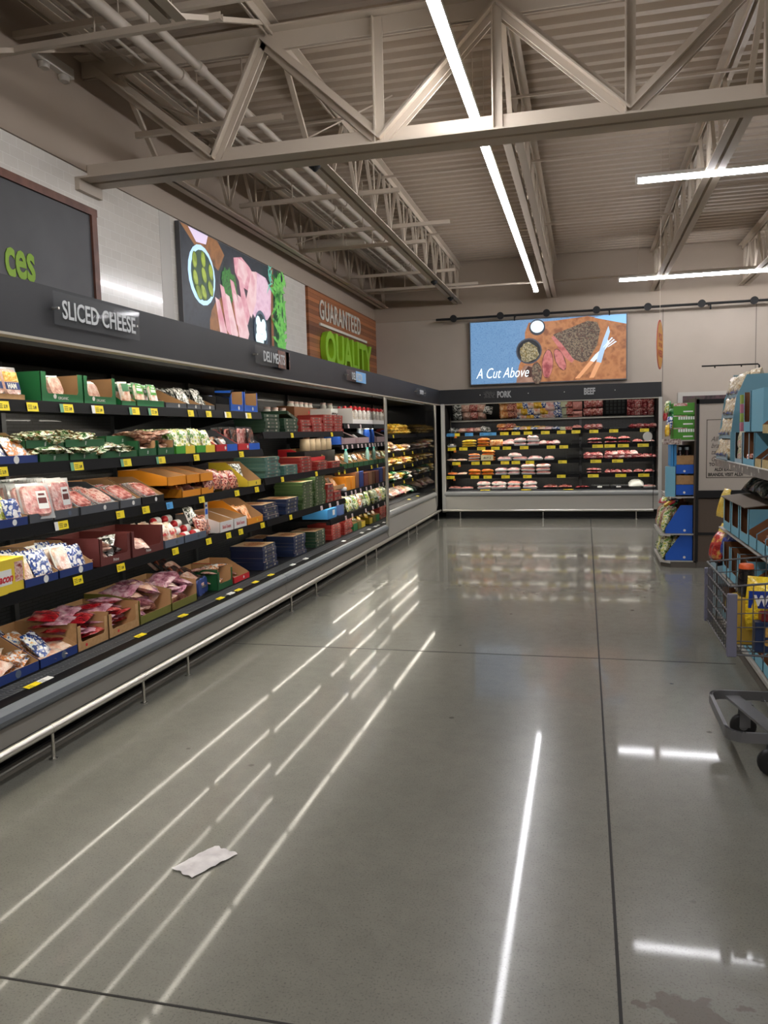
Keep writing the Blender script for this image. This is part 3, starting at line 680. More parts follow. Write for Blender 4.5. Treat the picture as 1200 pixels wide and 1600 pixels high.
C_LBL = mat('card_light_blue', (124, 184, 206), .55); C_KIN = mat('card_inside_kraft', (186, 146, 102), .8); C_BRN = mat('card_brown', (130, 84, 50), .6)
C_SKY = mat('card_sky_blue', (64, 146, 206), .5); C_PNK = mat('card_dusty_pink', (176, 150, 152), .5); C_DKG = mat('card_forest', (30, 60, 44), .5); C_GWIN = mat('card_grey_inside', (140, 126, 112), .8)

ME = {}
def cached(k, fn):
    if k not in ME: ME[k] = fn()
    return ME[k]
def pouch_me(w, h, t, M, seed=0, crimp=.012):
    def f():
        mb = MB(); r = random.Random(seed); o = Vector((r.random()*9, r.random()*9, 0))
        for s in (-1, 1):
            def fn(u, v):
                a = 2*u-1; b = 2*v-1
                e = max(0, 1-a**4)*max(0, 1-abs(b)**5)
                nz = noise.noise(Vector((u*3.2, v*3.2, s*.3))+o)*.55
                y = s*(t/2*e*(1+nz)+.0006)
                x = a*w/2*(1-.05*abs(b)**2+.03*noise.noise(Vector((v*5, 2, 0))+o)); z = h*v + .006*noise.noise(Vector((u*4, 7, 0))+o)
                if v in (0, 1): y += .002*math.sin(u*40)
                return (x, y, z)
            mb.grid(fn, 9, 9)
        return mb.mesh('pouch', [M])
    return cached(('pouch', w, h, t, M.name, seed), f)
def slab_me(w, h, t, Mf, Mm, r=.014, name='flat_pack'):
    """flat vacuum pack standing: film sheet and raised slices"""
    def f():
        mb = MB(); mb.box(-w/2, w/2, 0, .003, 0, h, 0)
        def rr(w_, h_, q, n=4):
            pts = []
            for cx, cz, a0 in ((w_/2-q, h_/2-q, 0), (-w_/2+q, h_/2-q, 90), (-w_/2+q, -h_/2+q, 180), (w_/2-q, -h_/2+q, 270)):
                for k in range(n+1):
                    a = math.radians(a0+90*k/n); pts.append((cx+q*math.cos(a), cz+q*math.sin(a)+h/2))
            return pts
        A = rr(w*.86, h*.86, r*2); B = rr(w*.78, h*.78, r*2); n = len(A)
        mb.add([(x, -.001, z) for x, z in A]+[(x, -t, z) for x, z in B], [(i, (i+1) % n, n+(i+1) % n, n+i) for i in range(n)]+[list(range(n, 2*n))], 1, False)
        return mb.mesh(name, [Mf, Mm])
    return cached(('slab', w, h, t, Mf.name, Mm.name), f)
def label_me(w, h, M, M2=None):
    def f():
        mb = MB(); mb.box(-w/2, w/2, -.0008, 0, 0, h, 0)
        if M2: mb.box(-w*.4, w*.4, -.0014, -.0008, h*.3, h*.62, 1); mb.box(-w*.3, w*.3, -.0014, -.0008, h*.74, h*.86, 1)
        return mb.mesh('label', [M] + ([M2] if M2 else []))
    return cached(('label', w, h, M.name, M2.name if M2 else ''), f)
def box_me(w, d, h, mats, bev=.0015, name='box'):
    return cached(('box', w, d, h, tuple(m.name for m in mats), name), lambda: MB().box(-w/2, w/2, 0, d, 0, h).mesh(name, mats, bev))
def bottle_me(r, h, M, neck=.35, n=14, name='bottle'):
    def f(): return MB().lathe([(r*.9, 0), (r, .006), (r, h*.62), (r*.93, h*.7), (r*neck, h*.86), (r*neck, h*.93)], n=n).mesh(name, [M])
    return cached(('bottle', r, h, M.name, neck), f)
def cap_me(r, z, h, M):
    return cached(('cap', r, z, h, M.name), lambda: MB().lathe([(r, z), (r, z+h*.8), (r*.85, z+h)], n=12).mesh('cap', [M]))
def chub_me(r, L, M):
    return cached(('chub', r, L, M.name), lambda: MB().lathe([(.004, 0), (.008, .008), (r*.8, .016), (r, .03), (r, L-.03), (r*.8, L-.016), (.008, L-.008), (.004, L)], n=14).mesh('chub', [M]))
def meat_me(w, d, h, Mt, Mm, seed=0):
    """overwrapped meat tray lying flat: foam tray with lumps of meat under film"""
    def f():
        mb = MB(); b = .012
        mb.add([(-w/2+b, b, 0), (w/2-b, b, 0), (w/2-b, d-b, 0), (-w/2+b, d-b, 0), (-w/2, 0, h*.5), (w/2, 0, h*.5), (w/2, d, h*.5), (-w/2, d, h*.5)], [(3,2,1,0), (0,1,5,4), (1,2,6,5), (2,3,7,6), (3,0,4,7)], 0)
        o = Vector((seed*1.7, seed*.9, 0))
        def fn(u, v):
            e = min(1, 6*min(u, 1-u), 6*min(v, 1-v)); return (-w/2+w*u, d*v, h*.5 + h*.6*e*(.75+.7*noise.noise(Vector((u*3, v*3, seed))+o)))
        mb.grid(fn, 8, 8, 1)
        return mb.mesh('meat_tray', [Mt, Mm])
    return cached(('meat', w, d, h, Mt.name, Mm.name, seed), f)

CART = {}
def carton_me(w, d, hf, hb, Mo, Mi, win=None, side='slope', base=.002, hs=None, Mf=None):
    """display carton, front at y=0; win=(margin, z_from): U-cut in a tall front; side slope from hs at front up to hb"""
    t = .003; mb = MB(); hs = hf if hs is None else hs
    F_ = 2 if Mf else 0
    if win:
        g, zc = win
        fp = [(-w/2, 0), (w/2, 0), (w/2, hf), (w/2-g, hf), (w/2-g, zc+.015), (w/2-g-.012, zc), (-w/2+g+.012, zc), (-w/2+g, zc+.015), (-w/2+g, hf), (-w/2, hf)]
    else: fp = [(-w/2, 0), (w/2, 0), (w/2, hf), (-w/2, hf)]
    mb.prism(fp, 'y', 0, t, F_, 1, 1)
    if side == 'slope': sp = [(0, 0), (d, 0), (d, hb), (d*.55, hb), (0, hs)]
    elif side == 'step': sp = [(0, 0), (d, 0), (d, hb), (d*.3, hb), (d*.1, hs), (0, hs)]
    else: sp = [(0, 0), (d, 0), (d, hb), (0, hb)]
    for s in (-1, 1):
        a, b = (s*w/2, s*(w/2-t))
        mb.prism(sp, 'x', a, b, 0, 1, 1)
    mb.box(-w/2, w/2, d-t, d, 0, hb, 1); mb.box(-w/2, w/2, t, d-t, 0, base, 1)
    return mb.mesh('carton', [Mo, Mi] + ([Mf] if Mf else []))
class Face:
    """a run of shelves seen from the front: left = +x looking, back = -y looking, right = -x looking"""
    def __init__(s, kind, plane): s.k = kind; s.p = plane; s.rz = {'L': RZA, 'B': RZB, 'R': RZC}[kind]
    def u(s, px, z, off=0):
        return yat(px, s.p + (-off if s.k == 'L' else off), z) if s.k in 'LR' else xat(px, s.p+off, z)
    def at(s, u, dep, z):
        return (s.p-dep, u, z) if s.k == 'L' else ((u, s.p+dep, z) if s.k == 'B' else (s.p+dep, u, z))
LF = Face('L', -2.76); LD = Face('L', -2.87); LB = Face('L', -2.92); LBD = Face('L', -3.0); BF = Face('B', 14.62); BD = Face('B', 14.70)

def spawn(name, me, label, cat, group, loc, rot=(0,0,0), kids=()):
    o = ob(name, me); o.location = loc; o.rotation_euler = rot; tag(o, label, cat, group)
    for kn, km, kl in kids:
        c = ob(kn, km, o); c.location = kl
    return o
def carton(F_, p0, p1, z, dep, d, hf, hb, Mo, Mi, label, off=.0, win=None, side='slope', hs=None, logo=None, Mf=None, name='display_carton'):
    u0, u1 = F_.u(p0, z, off), F_.u(p1, z, off); w = abs(u1-u0)-.004; uc = (u0+u1)/2
    base = F_.at(uc, off, z+.001)
    o = spawn(name, carton_me(w, d, hf, hb, Mo, Mi, win, side, hs=hs, Mf=Mf), label, 'carton', None, base, (0, 0, F_.rz))
    if logo:
        zl = (win[1] if win else hf)/2
        if logo[0] == 'txt': txt(logo[1], logo[2], logo[3], 'printed_logo', o, .0004, .0, loc=(0, -.0012, zl-logo[2]*.35), align='CENTER', wscale=.9)
        elif logo[0] == 'dot':
            MB().lathe([(logo[1], 0), (logo[1], .0006)], n=14).xf(Matrix.Rotation(PI/2, 4, 'X')).build('printed_logo', logo[2], o, loc=(w*.12 if len(logo) < 4 else logo[3], -.0005, zl))
    return o, base, w, uc
# goods inside a carton -------------------------------------------------
rnd = random.Random(11)
def stand(base, rz, w, name, meshes, label, cat, group, cols, rows, pitch, y0, z0=.004, lean=.25, jit=.004, kids=(), fan=0.0, xo=0):
    for c in range(cols):
        for r in range(rows):
            x = (-w/2 + w*(c+.5)/cols) + rnd.uniform(-jit, jit) + xo
            loc = rel(base, rz, x, y0 + r*pitch + rnd.uniform(-jit, jit)*.5, z0 + rnd.uniform(0, jit))
            me = meshes[(c*7+r*3) % len(meshes)]
            spawn(name, me, label, cat, group, loc, (-lean + rnd.uniform(-.05, .05), rnd.uniform(-.06, .06), rz + rnd.uniform(-.06, .06)+fan), kids)
def pile(base, rz, w, d, name, meshes, label, cat, group, n, z0, dz, y0=.02, tilt=.35, flat=True, per=3, kids=()):
    for k in range(n):
        lay, i = divmod(k, per)
        x = -w/2 + w*(i+.5)/per + rnd.uniform(-.015, .015); y = y0 + d*rnd.uniform(.15, .6)
        r0 = (-(PI/2) + rnd.uniform(-tilt, tilt) if flat else -rnd.uniform(.2, .9))
        loc = rel(base, rz, x, y - .05, z0 + lay*dz + rnd.uniform(0, .01))
        spawn(name, meshes[k % len(meshes)], label, cat, group, loc, (r0, rnd.uniform(-tilt, tilt), rz + rnd.uniform(-.5, .5)), kids)
# price tags -------------------------------------------------------------
def tag_me(M, w=.075, h=.046, badge=None):
    def f():
        mb = MB(); mb.box(-w/2, w/2, -.001, 0, 0, h, 0)
        for k in range(3): mb.box(-w*.42, -w*.05, -.0014, -.001, h*(.25+.2*k), h*(.25+.2*k)+.003, 1)
        if badge: mb.box(-w/2-.03, -w/2, -.001, 0, 0, h, 2)
        return mb.mesh('price_tag', [M, INK] + ([badge] if badge else []))
    return cached(('tag', M.name, w, h, badge.name if badge else ''), f)
TAGS = {}
def price(F_, px, z, below, M=None, badge=None, txtv=None, w=.075, flat=False, off=-.014):
    hh = .056 if F_.k == 'B' and not flat else .046
    if F_.k == 'B': w *= 1.15
    M = M or YEL
    cn = {'yellow_tag_card': 'yellow', 'blue_tag_card': 'blue', 'white_card': 'white', 'pale_tag_card': 'pale'}[M.name]
    if flat:
        loc = F_.at(F_.u(px, z, off), off, z); rot = (-PI/2+.12, 0, F_.rz); lab = cn + ' price tag lying on the ledge in front of ' + below
    else:
        loc = F_.at(F_.u(px, z-.05, off), off, z-.054-(hh-.046)); rot = (-.13, 0, F_.rz); lab = cn + ' price tag on the shelf edge under ' + below
    o = spawn('price_tag', tag_me(M, w, hh if not flat else .05, badge), lab, 'price tag', None, loc, rot)
    if txtv: txt(txtv, .024, INK, 'price_figures', o, .0003, .0006, loc=(.003, -.0015, .012), wscale=.62)
    return o

def word_me(word, size, M, w=.8):
    def f():
        o = txt(word, size, M, bold=.0015, align='CENTER'); me = o.data.copy(); bpy.data.objects.remove(o)
        me.transform(Matrix.Diagonal((w, 1, 1, 1))); me.transform(Matrix.Rotation(PI/2, 4, 'X')); return me
    return cached(('word', word, size, M.name), f)
# ================================================================== BAY 1, shelf by shelf (px = sight line in the photograph)
z1, z2, z3, z4, zd = 1.768, 1.449, 1.137, .815, .33
N1, N2, N3, N4, N5 = 'the top shelf', 'the second shelf', 'the third shelf', 'the fourth shelf', 'the bottom deck'
HAMP = [slab_me(.15, .15, .012, M_CLEAR, M_HAMP)]; LBLY = label_me(.08, .05, YEL, C_BLUE)
# -- top shelf
o, b, w_, uc = carton(LF, -14, 40, z1, 0, .32, .028, .06, KRAFT, C_KIN, 'low kraft tray of ham packs at the left end of the top shelf')
stand(b, RZA, w_, 'sliced_ham_pack', [slab_me(.13, .165, .014, M_CLEAR, M_HAMP)], 'ham pack with yellow and navy label at the left end of the top shelf', 'meat pack', 'ham packs at the left end of the top shelf', 2, 5, .045, .02, kids=[('label', label_me(.10, .05, M_CHEESE), (0, -.0145, .085)), ('ham_label', label_me(.10, .036, C_BLUE), (0, -.0145, .045)), ('ham_word', word_me('HAM', .036, WHITE), (-.005, -.016, .05))])
for i, (a, c) in enumerate(((65, 131), (132, 182))):
    side = ['left', 'right'][i]
    o, b, w_, uc = carton(LF, a, c, z1, 0, .34, .158, .158, C_GRN, C_KIN, 'tall green carton with a window cut in its front, the %s one of two, top shelf' % side, win=(.045 if i == 0 else .035, .045), side='full', logo=('txt', 'ORGANIC', .022, WHITE))
    MB().lathe([(.013, 0), (.013, .0006)], n=14).xf(Matrix.Rotation(PI/2, 4, 'X')).build('round_emblem', WHITE, o, loc=(-.07, -.0005, .03))
    stand(b, RZA, w_-.1, 'round_ham_pack', [slab_me(.13, .13, .02, M_CLEAR, M_HAMP), slab_me(.13, .13, .02, M_CLEAR, M_HAM)], 'round slices of ham in clear film inside the %s tall green carton on the top shelf' % side, 'meat pack', 'ham rounds in the %s green carton' % side, 1, 6, .045, .03, lean=.35, jit=.02)
o, b, w_, uc = carton(LF, 190, 213, z1, 0, .36, .03, .15, C_GRN, C_KIN, 'green carton with a sloping side, left of the standing green and white packs', hs=.03)
o, b, w_, uc = carton(LF, 214, 257, z1, 0, .36, .042, .10, C_GRN, C_KIN, 'low green tray holding upright green and white packs on the top shelf')
stand(b, RZA, w_, 'herb_chicken_pack', [slab_me(.11, .15, .014, M_GRN, M_CHK)], 'upright pack of sliced chicken with a green and white card, top shelf', 'meat pack', 'green and white packs on the top shelf', 2, 4, .05, .025, lean=.2, kids=[('card', label_me(.075, .06, C_LGRN, WHITE), (0, -.015, .075))])
stand(rel(b, RZA, -.22, 0, 0), RZA, .12, 'herb_chicken_pack', [slab_me(.11, .15, .014, WHITE, M_CHK)], 'white fronted chicken pack leaning behind the sloping green carton side', 'meat pack', 'white chicken packs on the top shelf', 1, 4, .05, .04, lean=.2, kids=[('card', label_me(.075, .05, C_GRN), (0, -.015, .085))])
for i, (a, c) in enumerate(((259, 292), (293, 314), (315, 336))):
    nm = ['left', 'middle', 'right'][i]
    o, b, w_, uc = carton(LF, a, c, z1, 0, .40, .036, .14, C_GREY, C_KIN, 'grey tray of pouches on the top shelf, the %s of three' % nm, logo=('dot', .012, WHITE))
    stand(b, RZA, w_, 'cheese_pouch', [pouch_me(.14, .17, .03, M_GRW, 3+i), pouch_me(.13, .16, .03, M_GRW, 8+i)], 'grey, white and dark green pouch in the %s grey tray on the top shelf' % nm, 'pouch', 'pouches in the %s grey tray' % nm, 1, 7 if i else 4, .05, .05 if i else .16, lean=.45, jit=.012)
o, b, w_, uc = carton(LF, 337, 359, z1, 0, .36, .05, .15, C_BLK, C_BLK, 'open black carton with spread flaps near the right end of the top shelf', hs=.10)
for s_ in (-1, 1): MB().add([(s_*w_/2, 0, .11), (s_*(w_/2+.05), -.02, .17), (s_*(w_/2+.05), .2, .18), (s_*w_/2, .2, .13)], [(0, 1, 2, 3)]).build('flap', C_BLK, o)
stand(b, RZA, w_, 'snack_pouch', [pouch_me(.12, .15, .03, M_WB, 5)], 'white and blue pouch standing in the open black carton', 'pouch', 'pouches in the black carton', 1, 4, .06, .08, lean=.3)
for i, (a, c) in enumerate(((361, 381), (382, 403))):
    o, b, w_, uc = carton(LF, a, c, z1, 0, .34, .165, .165, C_RBLUE, C_KIN, '%s royal blue carton of the pair at the right end of the top shelf' % ['left', 'right'][i], win=(.02, .055), side='full', logo=('dot', .016, WHITE))
for px, bl, bg, tv in ((6, 'the yellow-labelled ham packs', None, '3.19'), (52, 'the left edge of the tall green cartons', None, '3.49'), (108, 'the left tall green carton', GRNT, '3.49'), (156, 'the right tall green carton', WHITE, '3.49'), (213, 'the sloping green carton side', GRNT, None), (242, 'the upright green and white packs', GRNT, '2.99'), (299, 'the left grey tray', None, None), (327, 'the right grey tray', None, None), (358, 'the open black carton', WHITE, None), (390, 'the royal blue cartons', WHITE, None)):
    price(LF, px, z1, bl, badge=bg, txtv=tv, w=.085)
# -- second shelf
o, b, w_, uc = carton(LF, -20, 60, z2, 0, .34, .042, .16, C_BLUE, C_KIN, 'navy fronted kraft tray of hot dog packs at the left end of the second shelf', logo=('dot', .02, WHITE, .02))
stand(b, RZA, w_, 'hot_dog_pack', [pouch_me(.18, .15, .04, M_WB, 12), pouch_me(.18, .15, .04, M_WO, 13)], 'white and navy hot dog pack in the navy fronted tray on the second shelf', 'meat pack', 'hot dog packs on the second shelf', 2, 4, .07, .03, lean=.6, jit=.015)
for i, (a, c, zz, off) in enumerate(((62, 108, 0, 0), (109, 154, 0, 0), (157, 215, 0, .0), (40, 100, .075, .03), (102, 164, .075, .03), (166, 216, .075, .08))):
    nm = ['bottom left', 'bottom middle', 'bottom right', 'upper left', 'upper middle', 'upper right'][i]
    o, b, w_, uc = carton(LF, a, c, z2+zz, 0, .36, .042 if i != 5 else .06, .05, C_DGRN, C_KIN, 'low dark green tray of green pouches, %s of the stacked trays on the second shelf' % nm, off=off, logo=('txt', '//', .03, WHITE))
    if i != 5: pile(b, RZA, w_*.95, .34, 'sausage_pouch', [pouch_me(.20, .12, .03, M_GW, 20), pouch_me(.19, .12, .035, M_GW, 21), pouch_me(.2, .12, .03, M_GW, 22)], 'green and brown sausage pouch lying in the %s dark green tray' % nm, 'pouch', 'sausage pouches in the %s dark green tray' % nm, 12, .033, .013, tilt=.22, per=4, y0=-.02)
for i, (a, c) in enumerate(((217, 245), (247, 273))):
    nm = ['left', 'right'][i]
    o, b, w_, uc = carton(LF, a, c, z2, 0, .36, .10, .10, C_DGRN, C_KIN, 'dark green carton with a wide window, %s of two on the second shelf' % nm, win=(.012, .05), side='full', logo=('txt', '//', .03, WHITE))
    pile(b, RZA, w_, .34, 'link_sausage_pack', [pouch_me(.18, .13, .03, M_BRN, 30), pouch_me(.18, .13, .03, M_BRN, 31)], 'brown link sausage pack heaped on the %s windowed green carton' % nm, 'meat pack', 'link sausages in the %s windowed carton' % nm, 12, .03, .022, tilt=.2, per=2, y0=.0)
for i, (a, c) in enumerate(((275, 305), (307, 336))):
    nm = ['left', 'right'][i]
    o, b, w_, uc = carton(LF, a, c, z2, 0, .36, .055, .14, C_LGRN, C_KIN, 'bright green and yellow tray of bags, %s of two on the second shelf' % nm)
    MB().box(.02*0, w_/2, -.0015, 0, 0, .055).build('yellow_panel', C_YEL, o)
    stand(b, RZA, w_, 'snack_bag', [pouch_me(.13, .18, .035, M_YG, 33+i), pouch_me(.13, .17, .035, M_YG, 36+i)], 'pale green and yellow bag in the %s green and yellow tray' % nm, 'bag', 'bags in the %s green and yellow tray' % nm, 2, 5, .06, .02, lean=.3, jit=.01)
for i, (a, c) in enumerate(((338, 371), (372, 406))):
    nm = ['left', 'right'][i]
    o, b, w_, uc = carton(LF, a, c, z2, 0, .36, .055, .17, C_RED, C_GREY, 'red and blue fronted tray, %s of two at the end of the second shelf' % nm, logo=('dot', .014, WHITE, -.03))
    MB().box(0, w_/2, -.0015, 0, 0, .055).build('blue_panel', C_RBLUE, o)
    if i == 0: stand(b, RZA, w_, 'bacon_bits_pouch', [pouch_me(.15, .15, .03, M_WO, 40), pouch_me(.15, .15, .03, M_BLK, 41)], 'white and brown pouch sloping in the left red and blue tray', 'pouch', 'pouches in the left red and blue tray', 2, 5, .05, .03, lean=.75)
    else: stand(b, RZA, w_, 'jerky_pack', [slab_me(.13, .19, .015, C_BLK, M_DARKM), slab_me(.13, .19, .015, C_BLK, M_BLK)], 'black and red upright pack in the right red and blue tray', 'meat pack', 'black packs in the right red and blue tray', 2, 5, .05, .03, lean=.1)
for px, bl, bg, tv in ((4, 'the hot dog packs', None, '3.19'), (124, 'the dark green sausage trays', GRNT, '3.49'), (200, 'the right end of the dark green trays', GRNT, None), (254, 'the windowed green cartons', GRNT, None), (308, 'the green and yellow trays', None, None), (378, 'the red and blue trays', None, None)):
    price(LF, px, z2, bl, badge=bg, txtv=tv, w=.085)
# -- third shelf
o, b, w_, uc = carton(LF, -14, 45, z3, 0, .34, .045, .10, C_BLUE, C_KIN, 'navy tray of yellow-green cheese bags at the left end of the third shelf', logo=('dot', .016, WHITE))
stand(b, RZA, w_, 'cheese_bag', [pouch_me(.12, .14, .04, M_YG, 50), pouch_me(.12, .13, .04, M_WB, 51)], 'white and yellow-green cheese bag in the navy tray on the third shelf', 'bag', 'cheese bags in the navy tray', 2, 4, .07, .03, lean=.25, jit=.012)
SHP = slab_me(.17, .20, .016, M_CLEAR, M_HAM); SHL = label_me(.055, .10, WHITE, C_MAR)
for i, (a, c, n_) in enumerate(((46, 84, 15), (85, 124, 15))):
    nm = ['left', 'right'][i]
    o, b, w_, uc = carton(LF, a, c, z3, 0, .40, .05, .08, C_GREY, C_KIN, 'grey tray of tall fanned ham packs, %s of two on the third shelf' % nm, logo=('dot', .014, C_GREY2))
    stand(rel(b, RZA, -.01, 0, .015), RZA, .05, 'sliced_ham_pack', [SHP], 'tall clear pack of pink ham fanned in the %s grey tray on the third shelf' % nm, 'meat pack', 'fanned ham packs in the %s grey tray' % nm, 1, n_, .022, .02 if i else -.0, lean=.12 if i else .45, fan=-.15 if i else -.5, kids=[('label', SHL, (.03, -.0165, .05))] )
for i, (a, c) in enumerate(((126, 186), (188, 221), (222, 257))):
    nm = ['left', 'middle', 'right'][i]
    o, b, w_, uc = carton(LF, a, c, z3, 0, .42, .05, .17 if i > 0 else .06, C_GREY if i < 2 else C_BLK, C_KIN, 'grey tray of cured meat packs on the third shelf, %s of three' % nm, logo=('dot', .014, WHITE))
    stand(b, RZA, w_, 'cured_meat_pack', [slab_me(.15, .17, .012, M_CLEAR, M_DARKM), slab_me(.15, .17, .012, M_CLEAR, M_BAC)], 'clear pack of dark sliced meat lying back in the %s cured meat tray' % nm, 'meat pack', 'cured meat packs in the %s tray' % nm, 2 if i == 0 else 1, 12 if i < 2 else 5, .022, .01, z0=.04, lean=1.0, jit=.01)
for i, (a, c, zz, off) in enumerate(((262, 291, .10, .0), (292, 312, .10, 0), (313, 333, .10, 0), (285, 314, 0, .01), (315, 334, 0, .01))):
    nm = ['upper left', 'upper middle', 'upper right', 'lower left', 'lower right'][i]
    o, b, w_, uc = carton(LF, a, c, z3+zz, 0, .38, .06 if i < 3 else .05, .11 if i < 3 else .07, C_ORG, C_KIN, 'orange tray, %s of the stacked orange trays on the third shelf' % nm, off=off, hs=.06)
    if i > 2: pile(b, RZA, w_, .3, 'summer_sausage', [pouch_me(.12, .13, .05, M_OR, 60), pouch_me(.12, .13, .05, M_HAM, 61)], 'round pink sausage pack in the %s orange tray' % nm, 'meat pack', 'sausage packs in the %s orange tray' % nm, 2, .04, .02, y0=0, per=2)
    else: pile(b, RZA, w_, .3, 'orange_meat_pack', [pouch_me(.09, .12, .02, M_HAMP, 62)], 'flat pale pack at the bottom of the %s orange tray' % nm, 'meat pack', None, 1, .02, .02, y0=.06, per=1)
stand(LF.at(LF.u(354, z3), .0, z3), RZA, .62, 'smoked_sausage_bag', [pouch_me(.17, .15, .05, M_RB, 65), pouch_me(.16, .16, .05, M_RB, 66)], 'red and brown sausage bag standing loose on the third shelf beside the orange trays', 'bag', 'loose sausage bags on the third shelf', 4, 3, .08, .03, lean=.35, jit=.02)
o, b, w_, uc = carton(LF, 388, 408, z3, 0, .36, .05, .21, C_YEL, C_KIN, 'yellow fronted kraft tray at the right end of the third shelf', logo=('dot', .012, C_OLV))
stand(b, RZA, w_, 'white_pouch', [pouch_me(.12, .19, .03, M_GRW, 70)], 'white pouch standing at the back of the yellow fronted tray', 'pouch', 'white pouches in the yellow tray', 1, 4, .05, .12, lean=.2)
for px, bl, M_, bg, tv in ((100, 'the tall fanned ham packs', YEL, WHITE, '3.29'), (189, 'the left cured meat tray', YEL, None, None), (229, 'the right cured meat tray', YEL, None, None), (266, 'the left orange trays', BLUET, None, None), (316, 'the right orange trays', YEL, None, None), (371, 'the loose sausage bags', YEL, None, None), (402, 'the yellow fronted tray', YEL, None, None)):
    price(LF, px, z3, bl, M_, badge=bg, txtv=tv, w=.085)
# -- fourth shelf
o = spawn('bacon_box', box_me(.26, .2, .17, (C_YEL,)), 'bright yellow printed bacon box at the left edge of the fourth shelf', 'box', None, LF.at(LF.u(14, z4), .0, z4), (0, 0, RZA+.05))
txt('Bacon', .055, C_RED, 'printed_word', o, .0004, .002, loc=(-.10, -.001, .06), shear=.3); MB().box(.055, .12, -.001, 0, .05, .15).build('food_picture', M_BAC, o); MB().box(-.11, .03, -.0006, 0, .045, .12).build('white_band', WHITE, o)
o = spawn('bacon_box', box_me(.26, .2, .17, (C_YEL,)), 'yellow printed bacon box cut by the left edge of the picture, fourth shelf', 'box', None, LF.at(LF.u(-28, z4), .0, z4), (0, 0, RZA))
for i, (a, c) in enumerate(((39, 92), (93, 146))):
    nm = ['left', 'right'][i]
    o, b, w_, uc = carton(LF, a, c, z4, 0, .38, .045, .17, C_BLUE, C_KIN, 'navy fronted kraft tray of turkey packs, %s of two on the fourth shelf' % nm, hs=.05, logo=('dot', .02, WHITE))
    stand(b, RZA, w_, 'sliced_turkey_pack', [slab_me(.14, .16, .014, WHITE, M_CHK), pouch_me(.15, .16, .025, M_WB, 75), pouch_me(.14, .15, .025, M_GRW, 76)], 'sliced turkey pack with navy and white print in the %s navy tray on the fourth shelf' % nm, 'meat pack', 'turkey packs in the %s navy tray' % nm, 2, 5, .05, .03, lean=.4, jit=.02, kids=())
for i, (a, c) in enumerate(((157, 205), (207, 256))):
    nm = ['left', 'right'][i]
    o, b, w_, uc = carton(LF, a, c, z4, 0, .36, .165, .17, C_MAR, C_MAR, 'maroon carton with a window cut in its front, %s of two on the fourth shelf' % nm, win=(.03, .05), side='full', logo=('txt', 'Prime', .028, WHITE))
    pile(b, RZA, w_*.8, .25, 'prosciutto_pack', [pouch_me(.14, .13, .03, M_HAMP, 80), pouch_me(.14, .12, .03, M_GRW, 81)], 'crinkled pale pack piled inside the %s maroon carton' % nm, 'meat pack', 'crinkled packs in the %s maroon carton' % nm, 14 if i == 0 else 3, .02, .018, tilt=.5, per=2)
for i, (a, c) in enumerate(((258, 288), (289, 323))):
    nm = ['left', 'right'][i]
    o, b, w_, uc = carton(LF, a, c, z4, 0, .40, .055, .10, C_GREY2, C_KIN, 'slate blue tray, %s of two on the fourth shelf' % nm, logo=('dot', .014, C_GREY))
    if i == 0: stand(b, RZA, w_, 'sausage_roll_pack', [pouch_me(.11, .17, .05, M_CHK, 85)], 'white sausage pouch with red print standing in the left slate blue tray', 'pouch', 'white sausage pouches on the fourth shelf', 2, 3, .09, .04, lean=.35, kids=[('label', label_me(.08, .03, C_RED), (0, -.027, .07))])
    else:
        for r_ in range(4):
            for q in range(2):
                loc = rel(b, RZA, -w_*.25+q*w_*.48-.055, .05+r_*.075, .04+r_*.035)
                spawn('sausage_chub', chub_me(.031, .13, C_RED), 'red and white plastic wrapped sausage roll lying in the right slate blue tray', 'sausage roll', 'sausage rolls on the fourth shelf', loc, (0, PI/2, RZA+.06), kids=[('label', cached('chublab', lambda: MB().lathe([(.0318, .03), (.0318, .10)], n=14).mesh('label', [WHITE])), (0, 0, 0))])
for c_ in range(3):
    spawn('sausage_bag', pouch_me(.16, .15, .05, M_RB, 88+c_), 'dark red bag of sausages leaning between the slate blue tray and the white cartons', 'bag', 'dark red bags on the fourth shelf', LF.at(LF.u(324+c_*9, z4), .03+.03*c_, z4+.01), (-.4, .1, RZA))
o = spawn('white_pouch', pouch_me(.15, .17, .05, M_GRW, 92), 'white and purple crinkled pouch left of the white cartons on the fourth shelf', 'pouch', None, LF.at(LF.u(334, z4), .15, z4+.06), (-.4, 0, RZA))
for i, (a, c) in enumerate(((344, 365), (366, 386))):
    o, b, w_, uc = carton(LF, a, c, z4, 0, .38, .085, .15, C_WHT, C_KIN, 'white carton with red script, %s of two on the fourth shelf' % ['left', 'right'][i], hs=.085, logo=('txt', 'Bob Evans', .042, C_RED))
o, b, w_, uc = carton(LF, 387, 411, z4, 0, .40, .055, .21, C_ORG, C_KIN, 'orange and kraft tray holding orange packs at the right end of the fourth shelf', hs=.06, logo=('dot', .012, C_YEL))
stand(b, RZA, w_, 'pepperoni_pouch', [pouch_me(.14, .16, .03, M_OR, 95), pouch_me(.14, .16, .03, M_OR, 96)], 'orange pouch in the orange and kraft tray on the fourth shelf', 'pouch', 'orange pouches on the fourth shelf', 1, 5, .05, .05, lean=.45, jit=.012)
for px, bl, tv in ((123, 'the navy turkey trays', '2.99'), (190, 'the left maroon carton', '3.49'), (275, 'the left slate blue tray', None), (327, 'the dark red bags', None), (358, 'the left white carton with red script', None), (377, 'the right white carton with red script', None), (411, 'the orange and kraft tray', None)):
    price(LF, px, z4, bl, txtv=tv, w=.085)
o = spawn('shelf_flag', label_me(.05, .13, WHITE, C_RBLUE), 'small white and blue flag sign sticking up behind the red bags', 'sign', None, LF.at(LF.u(328, z4), .02, z4+.13), (0, 0, RZA))
